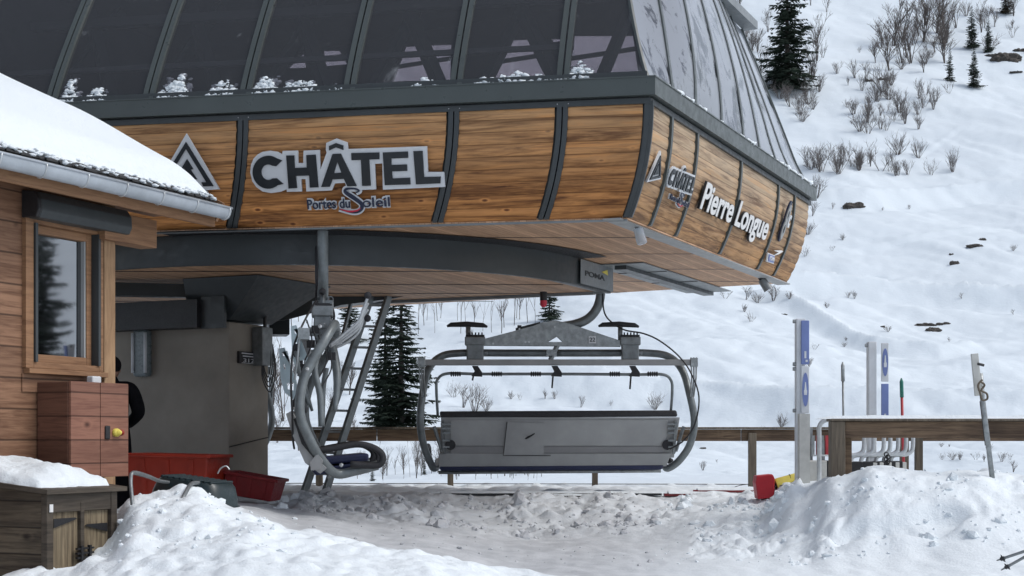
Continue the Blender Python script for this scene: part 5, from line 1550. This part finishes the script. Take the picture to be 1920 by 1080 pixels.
# rubber edging boards on the loading deck
for i, (xa, xb, py, D, mt, lab) in enumerate([(712, 1240, 932, 16.95, 'black', 'black edging strip of the loading platform, longest and nearest'), (1000, 1130, 937, 16.75, 'black', 'short black edging strip half buried in the bank'), (1300, 1416, 926, 17.9, 'dark_red', 'thin red edging strip at the rear right of the platform'), (1245, 1330, 933, 16.9, 'dark_red', 'thin red edging strip ending near the yellow pad')]):
    a, b = P(xa, py, D), P(xb, py - 1, D)
    a = a + UP * .03; b = b + UP * .03
    o = MB().box((a + b) / 2, ((b - a).length, .10, .028)).build('edging_strip', M[mt]); tag(o, lab, 'edging strip')
    rr = MB(); rows = []
    for k in range(5):
        rows.append([Vector((x, D - .055 + .05 * k, a.z + .014 + .022 * math.sin(k / 4 * math.pi) ** .5 + .008 * noise.noise(Vector((x * 7, k, 0))) * (0 < k < 4))) for x in np.linspace(a.x + .05, b.x, 80)])
    rr.grid(rows).build('strip_snow', M['snow_clump'], o, smooth=True)

# ------------------------------------------------------------------ gates, posts and pads on the right
def gate_column(px, py0, py1, D, lab, upper_blue):
    b = P(px, py1, D); t = P(px, py0, D)
    root = empty('gate_column', b, lab, 'gate column')
    lean = Vector((.012, 0, 0))
    mb = MB(); mb.box((b + t) / 2, (.085, .10, (t - b).length)); mb.build('column', M['white_paint'], root, bevel=.01)
    H = (t - b).length
    px_m = D / F
    yy = lambda py: EYE + (HY - py) * px_m
    if upper_blue: items = [('blue', 602, 684), ('oval', 687, 775)]
    else: items = [('oval', 644, 716), ('blue', 720, 800)]
    for kind, y0, y1 in items:
        sx = .0 if upper_blue else .085
        c = Vector((b.x + .035 + sx, D - .065, (yy(y0) + yy(y1)) / 2)); hh2 = yy(y0) - yy(y1)
        pn = MB().box(c, (.075, .02, hh2)).build('sign_panel', M['blue'] if kind == 'blue' else M['white_paint'], root, bevel=.006)
        if kind == 'oval':
            lp = [(.030 * math.cos(a), hh2 * .36 * math.sin(a)) for a in np.linspace(0, 2 * math.pi, 24, endpoint=False)]
            ov = flat_shape('oval_sign', [lp], (c + Vector((0, -.012, 0)), Vector((1, 0, 0)), UP, Vector((0, -1, 0))), M['blue'], .004, pn)
            MB().prism([c + Vector((-.014, -.019, -.05)), c + Vector((.014, -.019, -.05)), c + Vector((.004, -.019, .07)), c + Vector((-.004, -.019, .07))], (0, .003, 0)).box(c + Vector((.0, -.018, -.02)), (.03, .003, .03)).build('skier_symbol', M['white_paint'], pn)
        else:
            MB().box(c + Vector((0, -.011, -hh2 * .28)), (.018, .003, hh2 * .16)).box(c + Vector((.012, -.011, -hh2 * .42)), (.02, .003, .02)).build('white_mark', M['white_paint'], pn)
    mb = MB()
    for y in ((603, 683, 692, 770) if upper_blue else (648,)): mb.tube([Vector((b.x - .07, D - .02, yy(y))), Vector((b.x - .03, D - .02, yy(y)))], .018, 8)
    mb.build('bolt', M['galv'], root)
    return root
gate_column(1500, 598, 925, 13.9, 'tall white gate column with a blue panel above a white oval sign panel', True)
gc2 = gate_column(1634, 641, 900, 15.2, 'tall white gate column with its oval sign above the blue panel, behind the board fence', False)
lowc = MB().box(P(1507, 850, 13.6), (.095, .1, .72)).build('lower_column', M['off_white']); 
lowc.parent = bpy.data.objects['gate_column']; lowc.location = -Vector(bpy.data.objects['gate_column'].location)
# ticket gates: bent tube on a dark and white base
def ticket_gate(px, D):
    b = P(px, 905, D)
    root = empty('ticket_gate', b)
    mb = MB(); mb.tube([P(px + 30, 800, D), P(px + 30, 836, D), P(px + 26, 848, D), P(px + 14, 853, D), P(px - 4, 854, D), P(px - 12, 862, D), P(px - 12, 890, D)], .021, 8, smooth=4)
    mb.build('arm_tube', M['galv_light'], root, smooth=True)
    MB().box(P(px, 885, D) + Vector((0, .1, 0)), (.10, .25, .20)).build('base', M['black'], root, bevel=.008)
    MB().box(P(px + 12, 885, D) + Vector((0, .1, 0)), (.05, .24, .18)).build('base_side', M['off_white'], root, bevel=.004)
    return root
TG = None
LABG = ['ticket gate arm nearest the left fence post', 'second ticket gate arm right of the fence post', 'third ticket gate arm right of the fence post', 'middle ticket gate arm under the board fence', 'ticket gate arm left of the chained one', 'ticket gate arm with the chain beside it', 'rightmost ticket gate arm under the board fence']
for i, (px, dd) in enumerate(((1590, 0), (1608, 0), (1627, 0), (1644, .1), (1664, .2), (1684, .3), (1700, .35))):
    if TG is None: TG = ticket_gate(px, 14.4); o = TG
    else: o = copy_tree(TG); o.location = TG.location + Vector(((px - 1590) / F * 14.4, dd, 0))
    tag(o, LABG[i], 'ticket gate', 'ticket gates behind the board fence')
for i, px in enumerate((1536, 1560)):
    D = 13.7 + .1 * i
    r0 = empty('hoop_barrier', P(px, 890, D), ['left steel hoop barrier beside the tall column', 'right steel hoop barrier beside the fence post'][i], 'barrier', 'steel hoops left of the board fence')
    MB().tube([P(px, 910, D), P(px, 820, D), P(px, 802, D), P(px + 6, 791, D), P(px + 18, 787, D), P(px + 50, 787, D)], .022, 10, smooth=5).build('hoop', M['galv_light'], r0, smooth=True)
    MB().tube([P(px - 12, 854, D), P(px + 24, 854, D)], .008, 6).build('cross_pin', M['galv_light'], r0)
mb = MB()
D = 14.2
r0 = empty('gate_cabinet', P(1535, 900, D), 'low grey and black gate base cabinet left of the fence post', 'cabinet')
MB().box(P(1528, 887, D), (.17, .3, .24)).build('grey_half', M['off_white'], r0, bevel=.01)
MB().box(P(1550, 887, D), (.06, .3, .24)).build('black_half', M['black'], r0, bevel=.01)
for px in (1524, 1533, 1541, 1550):
    MB().box(P(px, 836, D + .1), (.028, .04, .20)).build('reader_bar', M['red_paint' if px in (1533, 1550) else 'galv'], r0)
MB().box(P(1520, 850, D + .2), (.03, .05, .5)).build('reader_post', M['galv'], r0); MB().box(P(1540, 860, D + .2), (.06, .05, .35)).build('reader_post', M['galv'], r0)
mb = MB()
for k in range(7): mb.tube([P(1662 + 4 * math.cos(a) + (k % 2) * 3, 852 + k * 4.5 + 4 * math.sin(a), 14.0) for a in np.linspace(0, 6.28, 9)], .006, 4)
tag(mb.build('chain', M['black']), 'dark chain hanging in a bundle beside the ticket gates', 'chain')
# slim marker poles
def pole(name, p, q, r, mat, lab, cat, tip=None):
    root = empty(name, p, lab, cat)
    MB().tube([p, q], r, 8).build('shaft', mat, root, smooth=True)
    if tip: MB().tube([q, q + (q - p).normalized() * tip[0] * .8, q + (q - p).normalized() * tip[0]], [tip[1], tip[1], tip[1] * .3], 8).build('tip', tip[2], root, smooth=True)
    return root
pole('marker_pole', P(1583, 905, 14.6), P(1580.5, 715, 14.6), .010, M['galv_dark'], 'slim grey marker pole left of the second gate column', 'pole', (.19, .018, M['galv']))
pole('marker_pole', P(1695, 905, 15.5), P(1691, 745, 15.5), .015, M['red_paint'], 'red marker pole with a green tip behind the board fence', 'pole', (.2, .020, M['green_tip']))
pole('marker_pole', P(1584, 905, 14.0), P(1583, 825, 14.0), .016, M['red_paint'], 'thin red stake close behind the thick fence post', 'pole')
tp_ = empty('tilted_pole', P(1861, 900, 12.2), 'tilted grey pole with a pale board and rope knot in front of the board fence', 'pole')
MB().tube([P(1861, 900, 12.2), P(1842, 745, 12.3), P(1838, 700, 12.3)], .021, 10).build('shaft', M['galv'], tp_, smooth=True)
MB().bar(P(1834.5, 742, 12.26), P(1827, 663, 12.26), .058, .03, up=(0, -1, 0)).build('board', M['off_white'], tp_, bevel=.004)
MB().bar(P(1851, 835, 12.32), P(1841, 752, 12.32), .03, .03, up=(0, -1, 0)).build('dark_strip', M['rubber'], tp_)
mb = MB(); mb.tube([P(1838, 715, 12.2), P(1846, 722, 12.2), P(1840, 732, 12.2), P(1850, 738, 12.2), P(1851, 748, 12.2), P(1842, 750, 12.2), P(1838, 738, 12.2), P(1834, 722, 12.2), P(1842, 712, 12.2)], .009, 6, smooth=4)
mb.build('rope', M['fence_post'], tp_); MB().tube([P(1833, 682, 12.22), P(1845, 685, 12.22)], .012, 6).build('peg', M['rubber'], tp_)
# red and yellow pad lying on the bank
pd = empty('crash_pad', P(1435, 932, 14.6), 'yellow roll pad with a red end block lying on the snow bank', 'pad')
D = 14.6
mb = MB(); mb.prism([P(1419, 892, D), P(1449, 889, D), P(1453, 897, D), P(1452, 930, D), P(1447, 934, D), P(1421, 936, D), P(1417, 905, D)], (0, .2, 0)); mb.build('red_block', M['red_plastic'], pd, bevel=.012)
mb = MB()
axp = (P(1513, 896, D + .1) - P(1456, 912, D)).normalized()
mb.tube([P(1456, 912, D + .1), P(1458, 911.4, D + .1), P(1510, 897, D + .2), P(1514, 896, D + .2)], [.070, .078, .078, .068], 20); rl = mb.build('yellow_roll', M['yellow'], pd, smooth='auto')
MB().tube([P(1453, 913, D + .1), P(1456.5, 912, D + .1)], .035, 12).build('roll_core', M['black'], rl)
mb = MB(); mb.tube([P(1462, 911, D + .012), P(1510, 899, D + .112)], .006, 5)
for k, px in enumerate((1480, 1497)): mb.tube([P(px + .5 * math.cos(a) + 0, 0, 1) * 0 + (P(px, 905 - (px - 1480) * .27, D + .15) + Vector((0, math.cos(a), math.sin(a))) * .081) for a in np.linspace(0, 6.28, 16)], .005, 4)
mb.build('seam', M['black'], rl)
# ski poles reaching into the picture
for i, (a, b, lab) in enumerate((((1869, 1051), (2010, 1004), 'upper of two thin ski poles reaching in at the right edge'), ((1877, 1069), (2010, 995), 'lower of two thin ski poles reaching in at the right edge'))):
    D = 7.4
    A, B_ = P(a[0], a[1], D), P(b[0], b[1], D - .3)
    r0 = empty('ski_pole', A, lab, 'ski pole', 'ski poles at the right edge')
    dv = (B_ - A).normalized()
    MB().tube([A, A + dv * .04, B_ + dv * .6], [.003, .007, .009], 8).build('shaft', M['galv_dark'], r0, smooth=True)
    q = A + dv * (.030 if i == 0 else .035) * 1.0
    mb = MB()
    up2 = dv.cross(Vector((0, 1, 0))).normalized()
    for k in range(5):
        a_ = 2 * math.pi * k / 5 + .5 * i + .3
        mb.prism([q - dv * .004, q + dv * .010, q + dv * .006 + (up2 * math.cos(a_) + Vector((0, 1, 0)) * math.sin(a_)) * .022], (up2 * math.sin(a_) - Vector((0, 1, 0)) * math.cos(a_)) * .008)
    mb.tube([q - dv * .006, q + dv * .014], .010, 8); mb.build('basket', M['rubber'], r0)

# ------------------------------------------------------------------ vegetation
def branchy(H, seed, stems=5, spread=.5, depth=3, r0=.03, straight=.8, tr=None):
    rnd = random.Random(seed); mb = MB()
    def grow(p, d, L, r_, lev):
        n = 3; pts = [p]; dd = Vector(d)
        for i in range(n):
            dd = (dd + Vector((rnd.uniform(-1, 1), rnd.uniform(-1, 1), rnd.uniform(-.3, .9))) * .16).normalized()
            pts.append(pts[-1] + dd * L / n)
        mb.tube(pts, [r_, r_ * .85, r_ * .65, r_ * .45], 3, caps=False)
        if lev <= 0: return
        for k in range(rnd.randint(3, 5)):
            t = rnd.uniform(.3, 1); i = min(n - 1, int(t * n)); q = pts[i].lerp(pts[i + 1], t * n - i)
            a = rnd.uniform(0, 6.28); sp = rnd.uniform(.4, .9)
            nd = (dd + Vector((math.cos(a), math.sin(a), rnd.uniform(.0, .5))) * sp).normalized()
            grow(q, nd, L * rnd.uniform(.4, .62), r_ * .55, lev - 1)
    for s in range(stems):
        a = rnd.uniform(0, 6.28); sp = rnd.uniform(.1, 1) * spread
        d = Vector((math.cos(a) * sp, math.sin(a) * sp, 1)).normalized()
        grow(Vector((math.cos(a) * .06 * H * spread, math.sin(a) * .06 * H * spread, -.05 * H)), d, H * rnd.uniform(.5, .75), r0 * H * rnd.uniform(.7, 1.1), depth)
    return mb
def hide_proto(o): o.location = (0, -30, 0)
shr = [branchy(1.0, s, n_, sp_, 2, .014).build('bare_shrub', M['twig']) for s, n_, sp_ in ((1, 11, .75), (2, 6, .5), (3, 16, .9), (4, 8, 1.1), (5, 13, .6), (6, 5, .9), (7, 9, .4))]
btr = [branchy(1.0, s, 4, .22, 3, .013).build('bare_tree', M['bark_grey']) for s in (11, 12, 13)]
thin = [branchy(1.0, s, 1, .1, 2, .011).build('bare_tree', M['bark_grey']) for s in (21, 22, 23)]
used = set()
def put(protos, px, py, hpx, lab, cat, group, k=0, wide=1.0):
    o = protos[k % len(protos)]
    if o.name in used: c = o.copy(); COL.objects.link(c)
    else: c = o; used.add(o.name)
    p = hill(px, py); h = hpx / F * p.y
    c.location = p; h *= random.uniform(.75, 1.2); c.scale = (h * wide, h * wide, h); c.rotation_euler = (0, 0, random.uniform(0, 6.28))
    tag(c, lab, cat, group)
    return c
rv = random.Random(77)
B1 = 'leafless shrub in the thicket on the slope right of the glass roof'
for i, (a, b, h) in enumerate([(1570, 138, 28), (1622, 150, 38), (1655, 172, 52), (1588, 202, 26), (1628, 217, 44), (1660, 212, 36), (1697, 232, 48), (1722, 215, 40), (1742, 192, 32), (1612, 246, 38), (1628, 250, 40), (1690, 130, 26), (1735, 178, 40), (1705, 120, 22), (1712, 70, 30), (1600, 215, 30), (1645, 190, 40), (1675, 225, 34), (1750, 205, 26), (1655, 150, 42), (1590, 160, 18), (1735, 120, 26)]):
    put(shr, a, b, h, B1, 'shrub', 'bare shrubs in the upper thicket', i, rv.uniform(.8, 1.15))
for i in range(46):
    a, b = rv.choice([(1570, 138), (1655, 172), (1628, 217), (1660, 212), (1697, 232), (1722, 215), (1628, 250), (1735, 178), (1645, 190), (1700, 90), (1760, 80), (1870, 60), (1900, 70), (1840, 40)])
    put(shr, a + rv.gauss(0, 26), max(30, b + rv.gauss(0, 20)), rv.uniform(14, 42), B1, 'shrub', 'bare shrubs in the upper thicket', i, rv.uniform(.7, 1.3))
B2 = 'leafless shrub in the row across the slope beside the station corner'
for i, (a, b, h) in enumerate([(1540, 322, 55), (1516, 312, 50), (1572, 326, 48), (1590, 302, 36), (1612, 312, 44), (1652, 320, 64), (1632, 312, 36), (1702, 328, 26), (1693, 312, 20), (1722, 296, 40), (1746, 328, 32), (1786, 322, 48), (1555, 300, 30)]):
    put(shr, a, b, h, B2, 'shrub', 'bare shrubs in the middle row', i, rv.uniform(.8, 1.15))
for i in range(16):
    put(shr, rv.uniform(1512, 1690), rv.uniform(300, 332), rv.uniform(18, 50), B2, 'shrub', 'bare shrubs in the middle row', i, rv.uniform(.7, 1.3))
B3 = 'leafless shrub at the foot of the big spruce by the glass roof'
for i, (a, b, h) in enumerate([(1500, 215, 40), (1482, 200, 40), (1462, 185, 34), (1490, 185, 30), (1515, 195, 34), (1440, 165, 36), (1425, 150, 44), (1405, 100, 50), (1530, 150, 40), (1505, 228, 34), (1495, 205, 30), (1525, 205, 30), (1512, 178, 40), (1475, 190, 34), (1535, 172, 30), (1452, 150, 40), (1398, 70, 40), (1432, 118, 40)]):
    put(shr, a, b, h, B3, 'shrub', 'brush around the big spruce', i, rv.uniform(.9, 1.2))
B4 = 'small shrub poking through snow between the two hillside benches'
for i, (a, b, h) in enumerate([(1530, 372, 46), (1522, 405, 32), (1515, 440, 26), (1510, 480, 22), (1580, 450, 16), (1560, 470, 14), (1655, 395, 9), (1705, 392, 10), (1560, 392, 14), (1900, 470, 14)]):
    put(shr, a, b, h, B4, 'shrub', 'shrubs between the hillside benches', i, 1.1)
B5 = 'small shrub on the open lower slope below the station skirt'
for i, (a, b, h) in enumerate([(1450, 563, 32), (1398, 562, 30), (1420, 568, 24), (1408, 603, 26), (1396, 585, 20), (1360, 560, 20), (1602, 560, 18), (1590, 558, 12), (1803, 560, 16), (1665, 622, 16), (1500, 652, 16), (1550, 577, 12), (1528, 655, 12), (1586, 640, 9), (1515, 690, 22), (1900, 590, 12), (1583, 650, 10), (1780, 640, 9), (1480, 560, 14)]):
    put(shr, a, b, h, B5, 'shrub', 'shrubs on the lower slope', i, 1.2)
B6 = 'small shrub by the snowy track seen above the lift chair'
for i, (a, b, h) in enumerate([(890, 772, 56), (868, 765, 44), (912, 770, 36), (850, 745, 40), (958, 748, 22), (975, 750, 14), (1022, 748, 22), (1040, 748, 16), (1088, 764, 22), (1228, 768, 40), (1145, 760, 12), (1466, 802, 26), (1430, 806, 12), (880, 640, 30), (905, 650, 18)]):
    put(shr, a, b, h, B6, 'shrub', 'shrubs by the snowy track', i, 1.0)
B7 = 'small shrub in the snow below the fence rails at the right'
for i, (a, b, h) in enumerate([(1318, 882, 18), (1345, 868, 8), (1786, 862, 22), (1766, 862, 14), (1800, 862, 22), (1830, 862, 16), (1845, 866, 18), (1878, 866, 26), (1900, 885, 28), (1765, 838, 10), (1855, 845, 14), (1780, 838, 8), (1895, 862, 16)]):
    put(shr, a, b, h, B7, 'shrub', 'shrubs below the fence rails', i, 1.1)
T1_ = 'leafless slender tree on the upper slope at the right'
for i, (a, b, h) in enumerate([(1668, 132, 118), (1694, 74, 66), (1642, 118, 70), (1735, 48, 66), (1792, 52, 70), (1752, 98, 50), (1775, 70, 50), (1690, 118, 60), (1655, 90, 70), (1840, 60, 60), (1865, 50, 50), (1720, 40, 60), (1900, 30, 50), (1760, 20, 60)]):
    put(btr, a, b, h, T1_, 'tree', 'bare trees on the upper slope', i, 1.1)
for i in range(12):
    put(btr, rv.uniform(1640, 1780), rv.uniform(60, 140), rv.uniform(40, 100), T1_, 'tree', 'bare trees on the upper slope', i, 1.2)
T2_ = 'leafless tree standing close beside the big spruce'
for i, (a, b, h) in enumerate([(1531, 114, 96), (1521, 148, 90), (1420, 98, 66), (1412, 96, 54), (1440, 60, 60), (1385, 20, 40), (1520, 10, 50), (1550, 22, 40)]):
    put(btr, a, b, h, T2_, 'tree', 'bare trees beside the big spruce', i, .9)
T3_ = 'thin leafless trunk on the slope just under the round floor'
for i, a in enumerate([785, 795, 821, 815, 826, 858, 864, 889, 905, 922, 945, 968, 964, 975, 1003, 990, 940, 875, 800, 560, 575, 585, 548]):
    put(thin, a, rv.uniform(596, 626), rv.uniform(90, 150), T3_, 'tree', 'thin trunks under the round floor', i, .6)
T4_ = 'thin leafless tree in the hollow below the fence'
for i in range(58):
    a = rv.uniform(625, 1015)
    if 690 < a < 705: a += 20
    put(thin if i % 3 else btr, a, rv.uniform(884, 902), rv.uniform(40, 78) * (1 if a < 800 else .8), T4_, 'tree', 'thin trees in the hollow', i, rv.uniform(.5, .9))
T5_ = 'leafless tree on the slope between the pillar and the ladder'
for i, (a, b, h) in enumerate([(512, 760, 120), (530, 790, 110), (655, 740, 70), (625, 790, 60), (640, 730, 50), (548, 720, 60), (665, 820, 50), (520, 830, 70), (560, 845, 60), (600, 850, 50)]):
    put(btr, a, b, h, T5_, 'tree', 'bare trees between pillar and ladder', i, .8)

def spruce(seed, sparse=1.0, width=.20, levels=34, brown=False, bare=.04):
    """unit-height spruce: trunk and crown meshes in local space"""
    rnd = random.Random(seed)
    root = empty('spruce_tree', (0, 0, 0))
    MB().tube([(0, 0, -.03), (0, 0, .3), (0, 0, .65), (0, 0, .98)], [.014, .011, .006, .001], 7).build('trunk', M['bark'], root)
    mb = MB()
    for li in range(levels):
        t = li / (levels - 1); z = bare + (1 - bare) * t ** 1.05
        L0 = width * (1 - z) ** .78 + .008
        nb = rnd.randint(7, 9) if t < .8 else 5
        a0 = rnd.uniform(0, 6.28); wj = rnd.uniform(.82, 1.12)
        for b in range(nb):
            if rnd.random() > .94 * sparse: continue
            a = a0 + b * 6.283 / nb + rnd.uniform(-.3, .3)
            L = L0 * rnd.uniform(.55, 1.25) * wj * (.85 + .5 * noise.noise(Vector((math.cos(a) * 1.3, math.sin(a) * 1.3, z * 5 + seed))))
            dr = Vector((math.cos(a), math.sin(a), 0)); sd_ = Vector((-math.sin(a), math.cos(a), 0))
            droop = rnd.uniform(.16, .34) * (1 - t * .9)
            zz0 = z + rnd.uniform(-.008, .008)
            pts = []
            for k in range(6):
                q = k / 5
                pts.append(Vector((0, 0, zz0)) + dr * L * q + UP * (-droop * L * q ** .9 + .10 * L * q * q * q))
            mb.tube([pts[0], pts[2], pts[5]], [.0022, .0016, .0005], 3, caps=False)
            nt_ = max(5, int(L / .0056))
            for k in range(nt_):
                q = rnd.uniform(.10, 1); i = min(4, int(q * 5)); c = pts[i].lerp(pts[i + 1], q * 5 - i)
                for sg in (-1, 1):
                    tl_ = (.30 * L * (1.08 - q) + .010) * rnd.uniform(.5, 1.2)
                    e = c + sd_ * sg * tl_ + dr * tl_ * rnd.uniform(.2, .9) - UP * tl_ * rnd.uniform(.1, .75)
                    wv = dr * .0042 + UP * rnd.uniform(-.0045, .0045)
                    mb.add([c - wv, e - wv * .2, e + wv * .3, c + wv], [(0, 1, 2, 3)])
    mb.build('crown', M['needle_brown' if brown else 'needle'], root)
    return root
def put_spruce(proto, p, H, yaw, lab, group=None, first=False, wide=1.0):
    o = proto if first else copy_tree(proto)
    o.location = p; o.scale = (H * wide, H * wide, H); o.rotation_euler = (0, 0, yaw)
    tag(o, lab, 'tree', group); return o
sA = spruce(1, .95, .185, 38); sB = spruce(2, .9, .24, 30); sC = spruce(5, .95, .23, 26, True)
def hp(px, py, hpx): p = hill(px, py); return p, hpx / F * p.y
p, H = hp(1476, 172, 290); put_spruce(sA, p, H, .3, 'tall dark spruce on the slope right of the glass roof', first=True, wide=1.3)
p, H = hp(752, 812, 330); put_spruce(sA, p, H, 2.0, 'big dark spruce left of the numbered lift chair', wide=1.45)
p, H = hp(722, 806, 290); put_spruce(sA, p, H, 4.0, 'spruce growing close against the big one near the ladder', wide=1.05)
p, H = hp(1822, 90, 78); put_spruce(sB, p, H, 1.0, 'small spruce uphill of the dark rock at upper right', first=True, wide=1.0)
p, H = hp(1826, 164, 80); put_spruce(sB, p, H, 2.2, 'small spruce directly below another one at upper right')
p, H = hp(1781, 152, 66); put_spruce(sB, p, H, 3.1, 'smallest slim spruce left of the stacked pair at upper right', wide=.8)
p, H = hp(1853, 98, 68); put_spruce(sB, p, H, .4, 'slim spruce right of the stacked pair near the dark rock', wide=.8)
p, H = hp(1886, 26, 66); put_spruce(sC, p, H, .4, 'brownish bushy conifer at the top right corner', first=True, wide=1.3)
p, H = hp(698, 902, 30); put_spruce(sB, p, H, .9, 'tiny spruce in the hollow below the fence')
p, H = hp(795, 890, 46); put_spruce(sB, p, H, 1.9, 'small spruce in the hollow beside the chair frame', wide=.6)
p, H = hp(1030, 600, 150); put_spruce(sB, p, H, 1.3, 'dark spruce whose foot shows under the round floor', wide=.8)
p, H = hp(655, 640, 150); put_spruce(sB, p, H, 2.3, 'dark spruce seen between the ladder and the hanger')
# trees up the valley side on the right: what the hut window and glazing mirror
for i, (x, y, h) in enumerate(((26, 22.5, 9), (30, 25.5, 8), (34, 24, 11), (44, 30, 12), (40, 34, 10), (55, 36, 13), (24, 26, 6), (60, 44, 14))):
    g0 = ground_xy(x, y); put_spruce(sA if i % 2 else sB, g0 - UP * .2, h, i * 1.1, 'spruce on the valley side far to the right, mirrored in the hut window', 'spruces mirrored in the window')

# ------------------------------------------------------------------ rocks on the hillside
def rock(px, py, wpx, hpx, seed, lab):
    p = hill(px, py); k = p.y / F
    mb = MB(); rnd = random.Random(seed)
    for i in range(3):
        mb.ball(p + Vector(((i - 1) * wpx * k * .28, -.0, rnd.uniform(-.1, .1) * hpx * k)), 1.0, 3, .35, seed + i, (wpx * k * .3, wpx * k * .25, hpx * k * .5), 1.8)
    o = mb.build('rock', M['rock'], smooth=False); tag(o, lab, 'rock', 'rocks showing through the hillside snow'); return p, k, mb
for i, (a, b, w_, h, lab) in enumerate([(1886, 112, 50, 20, 'largest brown rock outcrop by the small spruces at upper right'), (1862, 105, 26, 6, 'flat rock ledge left of the big outcrop at upper right'), (1912, 96, 20, 8, 'rock at the right edge above the big outcrop'), (1905, 136, 20, 5, 'narrow rock streak below the big outcrop at the right edge'),
     (1600, 388, 34, 14, 'lone dark rock on the upper bench right of the station'), (1733, 611, 34, 9, 'upper dark rock of the pair above the gate columns'), (1750, 621, 26, 12, 'lower slanted rock of the pair above the gate columns'), (1762, 609, 12, 7, 'small rock touching the right of the dark pair'), (1775, 607, 12, 5, 'tiny rock right of the dark pair'),
     (1828, 462, 26, 7, 'rock streak on the open slope left of the right edge'), (1842, 450, 12, 6, 'small rock at the top of the rock streak'), (1790, 495, 16, 10, 'scattered stones below the rock streak'), (1784, 478, 8, 5, 'small stone between streak and scattered stones'), (1655, 150, 12, 8, 'small rock among the thicket shrubs'), (1630, 152, 14, 6, 'flat small rock left in the thicket'),
     (1655, 614, 8, 6, 'small stone beside the shrub above the second column'), (1468, 590, 14, 3, 'thin dark stone above the first gate column'), (1140, 545, 50, 14, 'dark rock seen right under the skirt end'), (1318, 841, 10, 4, 'small stone under the fence rail')]):
    rock(a, b, w_, h, i * 9 + 2, lab)
